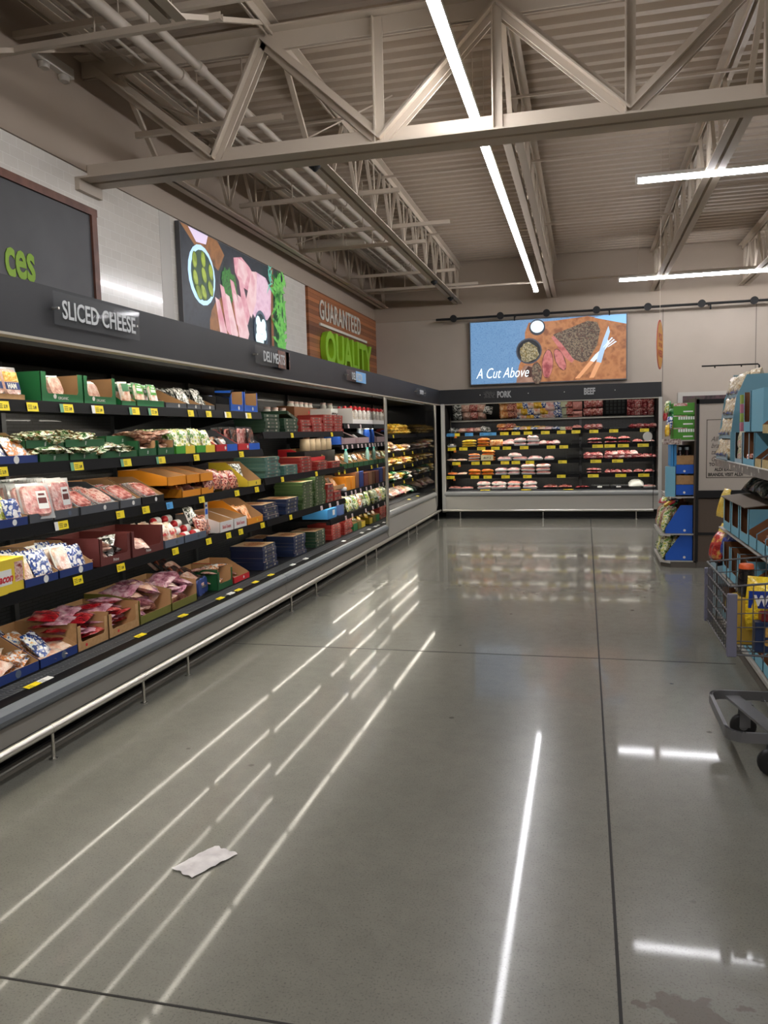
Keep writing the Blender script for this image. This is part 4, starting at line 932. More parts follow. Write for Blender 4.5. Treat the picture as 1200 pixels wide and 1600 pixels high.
MB().box(-.003, .003, -.002, 0, -.13, 0).build('stem', ALU, o)
# -- bottom deck
for i, (a, c) in enumerate(((-30, 62), (63, 122))):
    nm = ['left', 'right'][i]
    o, b, w_, uc = carton(LD, a, c, zd, 0, .42, .05, .17, C_BLUE, C_KIN, 'kraft tray with navy front lip on the bottom deck, the %s one at the left end' % nm, logo=('dot', .022, C_GREY2))
    if i == 0: pile(b, RZA, w_*.85, .3, 'chicken_bag', [pouch_me(.17, .16, .05, M_WO, 100), pouch_me(.17, .17, .05, M_CHK, 101), pouch_me(.16, .16, .05, M_WO, 102)], 'white and orange bag of chicken piled in the left navy lipped tray', 'bag', 'chicken bags in the left navy tray', 14, .03, .022, tilt=.45, per=3)
    else:
        stand(b, RZA, w_*.6, 'chicken_bag', [pouch_me(.16, .2, .05, M_WB, 104), pouch_me(.16, .2, .05, M_WO, 105)], 'blue and white chicken bag in the right navy lipped tray on the bottom deck', 'bag', 'blue and white bags in the right navy tray', 1, 3, .11, .06, lean=.7, fan=.3)
        pile(b, RZA, w_*.9, .2, 'small_chicken_bag', [pouch_me(.14, .12, .03, M_CHK, 106)], 'small pale bag at the bottom of the right navy lipped tray', 'bag', 'small pale bags in the right navy tray', 3, .02, .02, per=3)
for i, (a, c) in enumerate(((122, 170), (171, 218))):
    nm = ['left', 'right'][i]
    o, b, w_, uc = carton(LD, a, c, zd, 0, .42, .15, .17, KRAFT, C_KIN, 'deep kraft carton with a front window and red packs, %s of two on the bottom deck' % nm, win=(.035, .05), side='full', hs=.15, logo=('dot', .010, C_RED, -.07))
    pile(b, RZA, w_*.9, .34, 'red_ham_pack', [pouch_me(.24, .15, .03, M_RED, 110), pouch_me(.24, .15, .03, M_RED, 111), pouch_me(.22, .15, .03, M_PURP, 112)], 'red oval ham pack stacked in the %s deep kraft carton' % nm, 'meat pack', 'red ham packs in the %s kraft carton' % nm, 18, .02, .02, tilt=.14, per=2, y0=.04)
for i, (a, c) in enumerate(((220, 268), (269, 308))):
    nm = ['left', 'right'][i]
    o, b, w_, uc = carton(LD, a, c, zd, 0, .42, .055, .20, C_OLV, C_KIN, 'kraft tray with olive front lip and mauve packs, %s of two on the bottom deck' % nm, hs=.16)
    pile(b, RZA, w_*.85, .32, 'mauve_ham_pack', [pouch_me(.2, .19, .05, M_PURP, 120), pouch_me(.2, .18, .05, M_PURP, 121), pouch_me(.2, .18, .05, M_HAMP, 122)], 'mauve and white vacuum pack of ham heaped in the %s olive lipped tray' % nm, 'meat pack', 'mauve packs in the %s olive tray' % nm, 14, .03, .03, tilt=.45, per=2, y0=.02)
for k in range(7):
    spawn('black_meat_tray', slab_me(.16, .21, .02, C_BLK, M_BLK if k % 3 else M_HAMP), 'black lidded meat tray lying back next to the olive trays on the bottom deck', 'meat tray', 'black meat trays on the bottom deck', LD.at(LD.u(322+6*(k % 2), zd), .02+.06*k, zd+.07+.02*k), (-1.0+.03*k, 0, RZA+.1))
for k in range(3):
    spawn('navy_meat_pack', slab_me(.10, .15, .014, C_BLK, C_BLUE), 'black and navy upright pack at the front of the bottom deck', 'meat pack', 'black and navy packs on the bottom deck', LD.at(LD.u(316+8*k, zd), .02+.02*k, zd+.0), (-.1, 0, RZA+.15))
o, b, w_, uc = carton(LD, 341, 364, zd, 0, .38, .15, .17, C_DGRN, C_KIN, 'dark green carton with a round window on the bottom deck, left of the red tray', win=(.03, .05), side='full', hs=.15)
pile(b, RZA, w_, .34, 'sliced_meat_pack', [pouch_me(.2, .13, .025, M_BAC, 130), pouch_me(.2, .13, .025, M_WO, 131)], 'white and red meat pack stacked in the dark green carton', 'meat pack', 'packs in the dark green carton', 18, .02, .018, tilt=.15, per=2)
o, b, w_, uc = carton(LD, 366, 390, zd, 0, .38, .05, .17, C_RED, C_KIN, 'bright red tray on the bottom deck beside the navy pizza boxes', hs=.05, logo=('dot', .012, WHITE))
pile(b, RZA, w_, .3, 'bacon_crumble_bag', [pouch_me(.14, .14, .03, M_BAC, 133)], 'pale bag lying in the bright red tray', 'bag', 'bags in the red tray', 5, .02, .022, per=2)
for px, bl, M_ in ((59, 'the left navy lipped tray', YEL), (78, 'the right navy lipped tray', WHITE), (226, 'the right deep kraft carton', YEL), (292, 'the left olive lipped tray', YEL), (350, 'the dark green carton', YEL), (366, 'the bright red tray', WHITE), (378, 'the gap right of the red tray', YEL), (404, 'the first navy pizza stack', YEL), (428, 'the first navy pizza stack, right', YEL)):
    price(LD, px, .318, bl, M_, flat=True, off=-.16, w=.10)

# ================================================================== BAY 2: pizza boxes
PZ = {}
def pizza_me(w, d, h, Mside, Mtop, Mfood, win):
    def f():
        mb = MB(); mb.box(-w/2, w/2, 0, d, 0, h, 0)
        mb.box(-w/2+.004, w/2-.004, .004, d-.004, h, h+.0006, 1)
        if win:
            c = []; n = 20
            mb.prism([(.0+w*.36*math.cos(2*PI*k/n), d*.46+d*.30*math.sin(2*PI*k/n)) for k in range(n)], 'z', h+.0006, h+.0012, 2)
        for k in (-1, 1): mb.box(k*w*.28-.02, k*w*.28+.02, -.0006, 0, h*.25, h*.75, 3)
        mb.box(-w*.12, w*.12, -.0006, 0, h*.3, h*.7, 4)
        return mb.mesh('pizza_box', [Mside, Mtop, Mfood, C_BLK if Mside.name == 'x' else mat('box_side_print', (150, 146, 130), .5), mat(Mside.name+'_print', None, nz=(60, [(40, 44, 50), (120, 116, 104)]))])
    return cached(('pizza', w, d, h, Mside.name, Mtop.name, win), f)
P_NAVY = mat('pizza_navy', (34, 46, 78), .45); P_TAN = mat('pizza_tan_top', (206, 172, 134), .5, nz=(9, [(196, 160, 122), (214, 184, 148)]))
P_GRN = mat('pizza_olive_green', (62, 86, 44), .45); P_GTOP = mat('pizza_green_top', (150, 160, 100), .5, nz=(12, [(120, 136, 80), (196, 196, 150)]))
P_RED = mat('pizza_red', (150, 46, 40), .45); P_RTOP = mat('pizza_red_top', (190, 90, 70), .5, nz=(12, [(170, 60, 50), (216, 150, 120)]))
P_TEAL = mat('pizza_teal', (74, 112, 104), .45); P_TTOP = mat('pizza_teal_top', (150, 170, 156), .5, nz=(12, [(128, 150, 140), (180, 186, 166)]))
P_DGRN = mat('pizza_dark_green', (36, 62, 44), .45); P_DTOP = mat('pizza_dark_green_top', (84, 104, 66), .5)
FOOD = mat('pizza_food', (190, 120, 70), .5, nz=(40, [(92, 50, 30), (166, 100, 60), (214, 164, 110)]))
def stack(F_, px0, px1, z, n, h, Ms, Mt, word, off=0, win=True, d=.30, jit=.008, tiltop=0, name='pizza_box'):
    u0, u1 = F_.u(px0, z, off), F_.u(px1, z, off); w = min(.34, abs(u1-u0)-.006); uc = (u0+u1)/2
    for k in range(n):
        top = (k == n-1)
        loc = F_.at(uc + rnd.uniform(-jit, jit), off + rnd.uniform(0, jit*1.5), z+.001 + k*(h+.001) + (.0 if not (top and tiltop) else .02))
        lab = ('topmost ' if top else '') + word
        if not top: lab = word.replace(' in the', ' under the top one in the', 1)
        if len(lab.split()) > 16: lab = lab.replace(' of the ', ', ')
        o = spawn(name, pizza_me(round(w, 3), d, h, Ms, Mt, FOOD, win and top), lab, 'pizza box', None if top else word, loc, (-tiltop if top else 0, 0, F_.rz + rnd.uniform(-.04, .04)))
# bottom deck
stack(LD, 395, 449, zd, 6, .036, P_NAVY, P_TAN, 'navy pizza box in the first stack on the bottom deck', off=0, d=.32)
stack(LD, 396, 448, zd, 5, .036, P_NAVY, P_TAN, 'navy pizza box in the stack behind the first one, bottom deck', off=.33, d=.2)
stack(LD, 451, 487, zd, 6, .034, P_NAVY, P_TAN, 'navy pizza box in the second stack on the bottom deck', d=.30)
stack(LD, 489, 514, zd, 5, .034, P_DGRN, P_TAN, 'black-green pizza box in the third stack on the bottom deck')
stack(LD, 516, 537, zd, 7, .030, P_RED, P_RTOP, 'red pizza box in the left red stack on the bottom deck')
stack(LD, 538, 552, zd, 7, .030, P_RED, P_RTOP, 'red pizza box in the right red stack on the bottom deck')
# lower shelf
zc = ZB[2]
stack(LF, 411, 440, zc, 4, .034, P_NAVY, P_TAN, 'navy pizza box in the left stack of the lower pizza shelf', jit=.02, tiltop=.0, d=.34)
stack(LF, 442, 474, zc, 4, .036, P_NAVY, P_TAN, 'navy pizza box in the second stack of the lower pizza shelf', jit=.015)
stack(LF, 474, 491, zc, 9, .030, P_GRN, P_GTOP, 'olive green pizza box in the left green stack, lower pizza shelf')
stack(LF, 492, 511, zc, 11, .030, P_GRN, P_GTOP, 'olive green pizza box in the right green stack, lower pizza shelf')
stack(LF, 512, 522, zc, 4, .05, P_RED, P_RTOP, 'short red box in the left red pair of the lower pizza shelf', win=False)
stack(LF, 523, 534, zc, 2, .05, P_RED, P_RTOP, 'short red box in the right red pair of the lower pizza shelf', win=False)
# middle shelf
zb = ZB[1]
stack(LF, 411, 442, zb, 6, .030, P_TEAL, P_TTOP, 'teal pizza box in the tall teal stack of the middle pizza shelf')
stack(LF, 444, 466, zb, 3, .030, P_TEAL, P_TTOP, 'teal pizza box in the low teal stack of the middle pizza shelf')
stack(LF, 467, 491, zb, 5, .030, P_RED, P_RTOP, 'red pizza box in the left red stack of the middle pizza shelf')
stack(LF, 492, 517, zb, 3, .030, P_RED, P_RTOP, 'red pizza box in the middle red stack of the middle pizza shelf')
stack(LF, 518, 533, zb, 2, .036, P_RED, P_RTOP, 'red pizza box in the right red stack of the middle pizza shelf')
o, b, w_, uc = carton(LF, 482, 508, zb+.10, 0, .34, .04, .13, C_RED, C_KIN, 'red and kraft tray on top of the red pizza boxes', off=.06)
pile(b, RZA, w_, .3, 'pizza_crust_pack', [pouch_me(.15, .15, .04, M_CHK, 140)], 'pale crust pack in the red and kraft tray', 'food pack', 'crust packs above the red boxes', 3, .02, .02, per=3)
# top shelf
za = ZB[0]
stack(LF, 412, 441, za, 5, .032, P_DGRN, P_DTOP, 'dark green pizza box in the left stack of the top pizza shelf')
stack(LF, 442, 469, za, 4, .032, P_DGRN, P_DTOP, 'dark green pizza box in the middle stack of the top pizza shelf')
spawn('pizza_box', pizza_me(.3, .30, .03, P_DGRN, P_DTOP, FOOD, False), 'dark green pizza box tipped against the red stacks, top pizza shelf', 'pizza box', None, LF.at(LF.u(461, za), .02, za+.14), (0, .25, RZA))
stack(LF, 471, 487, za, 4, .030, P_RED, P_RTOP, 'red pizza box in the left red stack of the top pizza shelf', win=False)
stack(LF, 488, 505, za, 5, .030, P_RED, P_RTOP, 'red pizza box in the second red stack of the top pizza shelf', win=False)
stack(LF, 506, 521, za, 6, .030, P_RED, P_RTOP, 'red pizza box in the third red stack of the top pizza shelf', win=False)
stack(LF, 522, 537, za, 6, .030, P_RED, P_RTOP, 'red pizza box in the right red stack of the top pizza shelf', win=False)
JARW = bottle_me(.04, .12, mat('jar_white', (226, 222, 212), .35), neck=.8); LIDW = cap_me(.036, .105, .02, mat('lid_pink', (220, 190, 180), .4)); BAND = cached('jarband', lambda: MB().lathe([(.0406, .025), (.0406, .07)], n=14).mesh('label', [mat('jar_label', (150, 90, 60), .4)]))
for k in range(5): spawn('dressing_jar', JARW, 'white capped jar standing behind the red pizza boxes, top pizza shelf', 'jar', 'white jars behind the red boxes', LF.at(LF.u(476+k*11, za), .40, za+.14), (0, 0, 0), [('lid', LIDW, (0, 0, 0)), ('label', BAND, (0, 0, 0))])
spawn('jar_riser', box_me(1.15, .2, .138, (C_BLK,), name='riser'), 'black riser under the white jars behind the red pizza boxes', 'riser', None, LF.at(LF.u(498, za), .33, za), (0, 0, RZA))
o, b, w_, uc = carton(LF, 460, 496, za+.17, 0, .2, .11, .12, C_BRN, C_BRN, 'brown open carton of white jars high in the pizza case', off=.30, logo=('dot', .02, C_RED))
for k in range(5): spawn('dressing_jar', JARW, 'white jar with pink lid standing in the brown open carton', 'jar', 'white jars in the brown carton', rel(b, RZA, -w_/2+w_*(k+.5)/5, .07, .045), (0, 0, 0), [('lid', LIDW, (0, 0, 0)), ('label', BAND, (0, 0, 0))])
spawn('carton_riser', box_me(.5, .24, .165, (C_BLK,), name='riser'), 'black riser under the brown open carton of jars', 'riser', None, LF.at(LF.u(478, za), .315, za), (0, 0, RZA))
for px, bl, zz, M_ in ((457, 'the middle dark green stack', za, YEL), (519, 'the red stacks of the top pizza shelf', za, YEL), (442, 'the tall teal stack', zb, YEL), (495, 'the middle red stack', zb, YEL), (455, 'the second navy stack', zc, YEL), (503, 'the right green stack', zc, PINKT), (516, 'the left short red boxes', zc, PINKT), (528, 'the right short red boxes', zc, PINKT)):
    price(LF, px, zz, bl, M_, w=.07)
# ================================================================== BAY 2, right part: snacks and drinks
q1, q2, q3, q4, q5 = ZC
def shelfname(i): return ['top', 'second', 'third', 'fourth', 'fifth'][i] + ' snack shelf'
STK = mat('box_pale_blue_white', (206, 214, 212), .45)
o = spawn('coffee_box', box_me(.13*2, .3, .17, (STK,)), 'white box with large black capitals beside the red pizza boxes', 'box', None, LF.at(LF.u(527, q1)+.06, .05, q1), (0, 0, RZA)); txt('STOK', .09, INK, 'printed_word', o, .0004, .003, loc=(-.10, -.001, .06))
MB().box(.125, .131, -.002, .0, 0, .172).build('white_edge', WHITE, o)
TRM = film('redcap_body', [(240, 240, 236), (226, 224, 220), (200, 60, 50)], 16, const=True)
o, b, w_, uc = carton(LF, 551, 584, q1, 0, .3, .055, .19, C_WHT, C_KIN, 'white tray holding red capped bottles on the top snack shelf', side='full')
for c_ in range(5):
    for r_ in range(3): spawn('creamer_bottle', bottle_me(.032, .20, TRM, .5), 'white bottle with a red cap in the white tray, top snack shelf', 'bottle', 'red capped bottles', rel(b, RZA, -w_/2+w_*(c_+.5)/5, .05+r_*.075, .005), (0, 0, 0), [('cap', cap_me(.018, .175, .04, C_RED), (0, 0, 0))])
for k in range(2): spawn('dressing_jar', JARW, 'grey topped jar behind the red capped bottles, top snack shelf', 'jar', 'jars behind the red capped bottles', LF.at(LF.u(556+k*9, q1), .42, q1+.15), (0, 0, 0), [('lid', LIDW, (0, 0, 0))])
spawn('jar_riser', box_me(.5, .14, .15, (C_BLK,), name='riser'), 'black riser under the two jars behind the red capped bottles', 'riser', None, LF.at(LF.u(560, q1), .36, q1), (0, 0, RZA))
for i, (a, c) in enumerate(((538, 556), (560, 577))):
    o, b, w_, uc = carton(LF, a, c, q2, 0, .34, .075, .15, C_PNK, C_BLK, 'dusty pink and black display tray, %s of two on the second snack shelf' % ['left', 'right'][i], hs=.07)
    stand(b, RZA, w_, 'cookie_dough_pack', [slab_me(.13, .17, .02, C_BLK, M_GRW)], 'black and white pack lying back in the %s dusty pink tray' % ['left', 'right'][i], 'food pack', 'packs in the %s dusty pink tray' % ['left', 'right'][i], 1, 4, .05, .04, lean=.9)
spawn('juice_box', box_me(.05, .2, .17, (C_RBLUE,)), 'narrow blue carton standing at the left end of the second snack shelf', 'box', None, LF.at(LF.u(536.5, q2), .03, q2), (0, 0, RZA))
for k in range(4): spawn('juice_bottle', bottle_me(.036, .20, C_RBLUE if k % 2 == 0 else mat('tumbler_pale_blue', (190, 206, 226), .3), .7), 'tall blue or pale bottle at the right end of the second snack shelf', 'bottle', 'tall blue bottles', LF.at(LF.u(581, q2)+.0-.085*(k//2), .06+.09*(k % 2), q2), (0, 0, 0), [('cap', cap_me(.027, .18, .022, WHITE), (0, 0, 0))])
for k in range(5): spawn('cream_jar', JARW, 'pale jar standing deep on the second snack shelf', 'jar', 'pale jars deep on the second snack shelf', LF.at(LF.u(536+k*8, q2), .45, q2+.03), (0, 0, 0), [('lid', LIDW, (0, 0, 0)), ('label', BAND, (0, 0, 0))])
for k in range(5): spawn('pastry_tin', bottle_me(.055, .14, mat('tin_beige', (186, 166, 136), .4), .95), 'beige round tin standing deep below the red pizza stacks', 'tin', 'beige tins below the red stacks', LF.at(LF.u(499+k*8.2, 1.30), .16, zb+.205), (0, 0, 0))
spawn('tin_riser', box_me(1.05, .2, .20, (C_BLK,), name='riser'), 'black riser under the beige tins', 'riser', None, LF.at(LF.u(515, 1.2), .10, zb+.002), (0, 0, RZA))
for i, (a, c) in enumerate(((535, 543), (544, 552), (553, 560), (561, 568), (569, 576), (577, 584))):
    nm = ['leftmost', 'second', 'third', 'fourth', 'fifth', 'rightmost'][i]
    o, b, w_, uc = carton(LF, a, c, q3, 0, .34, .06, .16, C_DGRN, C_KIN, nm + ' kraft and dark green tray on the third snack shelf', hs=.06)
    stand(b, RZA, w_, 'snack_pouch', [pouch_me(.12, .16, .04, [M_CHK, M_OR, M_YG, M_GRW, M_OR, M_GW][i], 150+i)], 'pouch leaning in the %s kraft and green tray, third snack shelf' % nm, 'pouch', 'pouches in the %s kraft and green tray' % nm, 1, 4, .06, .05, lean=.4)
for k, px in enumerate((546, 579)): spawn('dressing_bottle', bottle_me(.026, .19, mat('bottle_mint', (170, 214, 200), .35), .5), ['left', 'right'][k] + ' mint capped bottle rising above the third snack shelf trays', 'bottle', None, LF.at(LF.u(px, q3), .04, q3+.045), (0, 0, 0), [('cap', cap_me(.018, .17, .03, mat('cap_mint', (70, 180, 170), .4)), (0, 0, 0))])
o, b, w_, uc = carton(LF, 512, 540, zc+.11, 0, .3, .05, .15, KRAFT, C_KIN, 'kraft tray of cheese sticks at the left of the fourth snack shelf', off=.05)
stand(b, RZA, w_, 'cheese_stick_pack', [pouch_me(.14, .15, .03, M_CHK, 160), pouch_me(.14, .15, .03, M_OR, 161)], 'pale orange cheese stick pack in the kraft tray, fourth snack shelf', 'food pack', 'cheese stick packs', 2, 4, .05, .05, lean=.6)
for i, (a, c, Mx, hh) in enumerate(((545, 552, C_ORG, .16), (553, 559, C_ORG, .155), (560, 565, C_BRN, .2), (566, 572, C_BLUE, .2), (573, 579, C_MAR, .17), (580, 585, C_BRN, .17))):
    u0, u1 = LF.u(a, q4), LF.u(c, q4)
    spawn('cracker_box', box_me(round(u1-u0-.012, 3), .28, hh, (Mx,)), ['leftmost orange', 'second orange', 'tall brown', 'tall navy', 'maroon', 'rightmost brown'][i] + ' cracker box on the fourth snack shelf', 'box', None, LF.at((u0+u1)/2, .03, q4), (0, 0, RZA))
spawn('cheese_tub', bottle_me(.06, .05, WHITE, .9), 'flat white tub in front of the orange cracker boxes', 'tub', None, LF.at(LF.u(548, q4)-.10, .02+.06, q4), (0, 0, 0))
o = spawn('blue_carton', box_me(.34, .3, .11, (C_SKY,)), 'sky blue box under the short red boxes, fifth snack shelf', 'box', None, LF.at(LF.u(521, .62)+.05, -.02+.05, .62), (0, 0, RZA)); MB().box(.02, .1, -.001, 0, .03, .09).build('white_print', WHITE, o)
spawn('blue_carton', box_me(.16, .3, .12, (mat('card_periwinkle', (92, 116, 170), .5),)), 'periwinkle box right of the sky blue box, fifth snack shelf', 'box', None, LF.at(LF.u(541, q5), .05, q5), (0, 0, RZA))
for i in range(6):
    a = 549+6*i
    stand(LF.at(LF.u(a+3, q5), .0, q5), RZA, .17, 'salad_bag', [pouch_me(.14, .19, .05, [M_YG, M_GW, M_YG, M_WO, M_GW, M_YG][i], 170+i)], '%s green and yellow bag row on the fifth snack shelf' % ['first', 'second', 'third', 'fourth', 'fifth', 'last'][i], 'bag', '%s row of green and yellow bags' % ['first', 'second', 'third', 'fourth', 'fifth', 'last'][i], 1, 3, .08, .05, lean=.3)
for i, (a, c, Mx, hh) in enumerate(((553, 559, C_GRN, .13), (560, 565, C_OLV, .14), (566, 571, C_YEL, .11), (572, 583, mat('card_taupe', (96, 84, 72), .5), .17), (584, 590, C_BRN, .16))):
    u0, u1 = LD.u(a, zd), LD.u(c, zd)
    if u1 > 10.40: continue
    o, b, w_, uc = carton(LD, a, c, zd, 0, .34, hh*.7, hh, Mx, C_KIN, ['green', 'olive', 'yellow', 'wide taupe', 'brown'][i] + ' open carton at the right end of the bottom deck')
    stand(b, RZA, w_, 'cheese_wedge_pack', [pouch_me(.11, .14, .04, [M_CHK, M_GW, M_YC, M_GRW, M_GW][i], 180+i)], 'pack standing in the %s open carton' % ['green', 'olive', 'yellow', 'wide taupe', 'brown'][i], 'food pack', 'packs in the %s open carton' % ['green', 'olive', 'yellow', 'wide taupe', 'brown'][i], 1, 3, .08, .05, lean=.3)
for k, px in enumerate((545, 564)): price(LF, px, q1, ['the white box with black capitals', 'the red capped bottles'][k], PINKT, w=.06)
for k, px in enumerate((536, 543, 551, 560, 566, 572, 578, 583)): price(LF, px, q2, '%s item of the second snack shelf' % ['the first', 'the second', 'the third', 'the fourth', 'the fifth', 'the sixth', 'the seventh', 'the last'][k], PINKT, w=.06)
for k, px in enumerate((530, 539, 559, 581)): price(LF, px, q3, '%s trays of the third snack shelf' % ['the first', 'the left', 'the middle', 'the right'][k], w=.06)
for k, px in enumerate((541, 550, 556, 564, 573, 580)): price(LF, px, q4, ['the cheese stick tray', 'the leftmost orange cracker box', 'the second orange cracker box', 'the tall brown box', 'the maroon box', 'the rightmost brown box'][k], PINKT, w=.06)
for k, px in enumerate((541, 551, 572, 583)): price(LF, px, q5, ['the periwinkle box', 'the first bag row', 'the fourth bag row', 'the last bag row'][k], PINKT, w=.06)
for k, (px, M_) in enumerate(((462, WHITE), (482, WHITE), (541, WHITE), (569, WHITE), (580, WHITE), (590, WHITE), (597, YEL))): price(LD, px, .318, ['the second navy stack', 'the third stack', 'the right red stack', 'the green open carton', 'the yellow open carton', 'the wide taupe carton', 'the mirrored end panel'][k], M_, flat=True, off=-.16, w=.10)

# ================================================================== BAY 3: yellow cheese bags and chicken
for i, (zz, a, c, n_, M1, nm) in enumerate(((1.545, 612, 646, 18, [M_YC], 'top'), (1.258, 612, 650, 14, [M_YC, M_CHKY, M_CHK], 'second'), (1.045, 612, 650, 12, [M_YC, M_OR, M_YC], 'third'), (.79, 612, 652, 14, [M_YC, M_GRN, M_CHK], 'fourth'))):
    ua, ub = LB.u(a, zz), LB.u(c, zz)
    for k in range(n_):
        u = ua + (ub-ua)*((k % 6)+.5)/6 ; lay = k//6
        spawn('cheese_bag', pouch_me(.30, .24, .07, M1[k % len(M1)], 190+k % 3), 'yellow or orange bag heaped on the %s shelf of the far left case' % nm, 'bag', 'bags on the %s shelf of the far left case' % nm, LB.at(u, .04+.05*rnd.random(), zz+.028+.05*lay), (-PI/2+rnd.uniform(-.15, .1), rnd.uniform(-.1, .1), RZA+rnd.uniform(-.3, .3)))
    for k, px in enumerate((615, 632, 645)[:1 + (i > 0)*2 if i < 3 else 3]): price(LB, px, zz, '%s bags of the %s far left shelf' % (['the first', 'the middle', 'the last'][k], nm), w=.075)
for k in range(30):
    zz = .50; u = LBD.u(612+ (k % 10)*3.8, zz)
    M_ = [M_CHK, M_CHKY, M_CHK, M_WO, M_RED][k % 5] if k % 10 < 8 else M_GRN
    spawn('chicken_bag', pouch_me(.28, .26, .10, M_, 200+k % 4), 'large bag of chicken heaped on the deck of the far left case' if M_ != M_GRN else 'green bag at the right end of the far left deck', 'bag', 'chicken bags on the far left deck' if M_ != M_GRN else 'green bags on the far left deck', LBD.at(u, .02+.16*(k//10), zz+.05+.06*(k//10)), (-PI/2+rnd.uniform(-.1, .5), rnd.uniform(-.3, .3), RZA+rnd.uniform(-.6, .6)))
for k, px in enumerate((642, 655, 672)): price(LBD, px, .49, '%s of the far deck' % ['the middle', 'the right part', 'the right end'][k], flat=True, off=-.26, w=.12)

# ================================================================== BACK CASE
zz1, zz2, zz3, zz4, zz5 = ZD + [.505]
def row(z, px0, px1, n, name, meshes, lab, cat, grp, rows=1, pitch=.2, up=0, layers=1, lz=.05, rot=(0, 0, 0), y0=.02, jit=.01, kids=(), F_=BF, alt=None):
    for r_ in range(rows):
        for l in range(layers):
            for k in range(n):
                px = px0 + (px1-px0)*(k+.5)/n
                x = F_.u(px, z)
                spawn(name, meshes[(k+r_*2+l) % len(meshes)], lab, cat, grp, F_.at(x+rnd.uniform(-jit, jit), y0+r_*pitch, z+up+l*lz), (rot[0]+rnd.uniform(-.06, .06), rot[1]+rnd.uniform(-.05, .05), rot[2]+rnd.uniform(-.08, .08)), kids)
def trays(F_, z, px0, px1, n, layers, Mm, lab, grp, rows=2, h=.05, d=.17, Mt=None, up=0, seeds=3):
    x0, x1 = F_.u(px0, z), F_.u(px1, z); w = round((x1-x0)/n-.012, 2); Mt = Mt or WHITE; h *= 1.25
    Mm = Mm if isinstance(Mm, list) else [Mm]
    ms = [meat_me(w, d, h, Mt, Mm[s % len(Mm)], s) for s in range(seeds)]
    row(z, px0, px1, n, 'meat_tray', ms, lab, 'meat tray', grp, rows=rows, pitch=d+.02, layers=layers, lz=h*1.15, F_=F_, up=up, jit=.004)
BLOB = lambda M, s: pouch_me(.17, .15, .09, M, s)
# shelf 1, doubled in the tilted mirror above
row(zz1, 698, 715, 1, 'ham_roast', [BLOB(M_GRW, 210)], 'clear wrapped grey ham roast at the left end of the top back shelf', 'meat', 'ham roasts on the top back shelf', rows=3, pitch=.15, rot=(-PI/2, 0, 0), up=.04)
row(zz1, 715, 752, 3, 'ham_roast', [BLOB(M_HAMP, 211), BLOB(M_DARKM, 212)], 'clear wrapped pink roast left of the empty patch on the top back shelf', 'meat', 'pink roasts on the top back shelf', rows=3, pitch=.15, rot=(-PI/2, 0, 0), up=.03)
row(zz1, 752, 764, 1, 'foil_pouch', [BLOB(M_GRW, 213)], 'grey foil pouch lying on the top back shelf', 'pouch', 'grey foil pouches on the top back shelf', rows=2, pitch=.2, rot=(-1.2, .2, .2), up=.02)
row(zz1, 780, 800, 2, 'sausage_pack', [pouch_me(.2, .17, .06, M_RB, 214), pouch_me(.2, .17, .05, M_OR, 215)], 'brown and orange sausage pack heaped on the top back shelf', 'meat pack', 'brown sausage packs on the top back shelf', rows=3, pitch=.13, layers=2, lz=.05, rot=(-1.3, 0, 0), up=.03)
row(zz1, 801, 850, 5, 'sausage_pack', [pouch_me(.18, .15, .05, M_WB, 216), pouch_me(.18, .15, .05, M_CHK, 217), pouch_me(.18, .15, .06, M_YC, 218)], 'white, blue and gold sausage pack on the top back shelf', 'meat pack', 'mixed sausage packs on the top back shelf', rows=4, pitch=.12, rot=(-1.35, 0, 0), up=.03, jit=.03)
row(zz1, 850, 876, 2, 'pork_chop_pack', [pouch_me(.2, .17, .05, M_PORK, 219), pouch_me(.2, .16, .05, M_WB, 220)], 'pale pink pack on the top back shelf left of the cube shaped packs', 'meat pack', 'pale packs on the top back shelf', rows=3, pitch=.15, rot=(-1.4, 0, 0), up=.025)
row(zz1, 876, 893, 2, 'ham_cube_pack', [box_me(.12, .12, .06, (mat('pale_green_film', (196, 204, 170), .3, coat=.5, nz=(12, [(184, 190, 150), (214, 220, 196)])),)), box_me(.12, .12, .06, (M_DARKM,))], 'square pale or red pack on the top back shelf near the divider', 'meat pack', 'square packs on the top back shelf', rows=4, pitch=.14, up=.0)
trays(BF, zz1, 893, 910, 1, 1, M_GROUND, 'orange pink ground meat tray left of the divider, top back shelf', 'ground meat trays left of the divider', rows=3, h=.06, d=.15, Mt=C_BLK)
row(zz1, 914, 940, 3, 'ham_hock', [pouch_me(.15, .14, .09, M_STEAK, 221), pouch_me(.15, .14, .09, M_DARKM, 222)], 'round meat cut in clear wrap right of the divider, top back shelf', 'meat', 'round cuts right of the divider', rows=3, pitch=.15, rot=(-PI/2, 0, 0), up=.04)
row(zz1, 985, 1025, 4, 'beef_cut', [pouch_me(.17, .2, .08, M_BEEF, 223), pouch_me(.17, .2, .08, M_STEAK, 224)], 'dark red beef cut at the right end of the top back shelf', 'meat', 'beef cuts at the right end of the top back shelf', rows=3, pitch=.15, rot=(-PI/2, 0, 0), up=.035)
t = thing('shelf_tray', 'empty black slotted tray in the middle of the beef shelf', 'tray', (xat(963, 14.65, zz1), 14.65, zz1))
MB().box(-.19, .19, 0, .42, .0, .012).build('base', BLACK, t)
mb = MB()
for k in range(6):
    for j in range(5): mb.box(-.16+j*.07, -.115+j*.07, .03+k*.065, .075+k*.065, .012, .02)
mb.build('ridges', mat('tray_ridges', (62, 66, 66), .3), t)
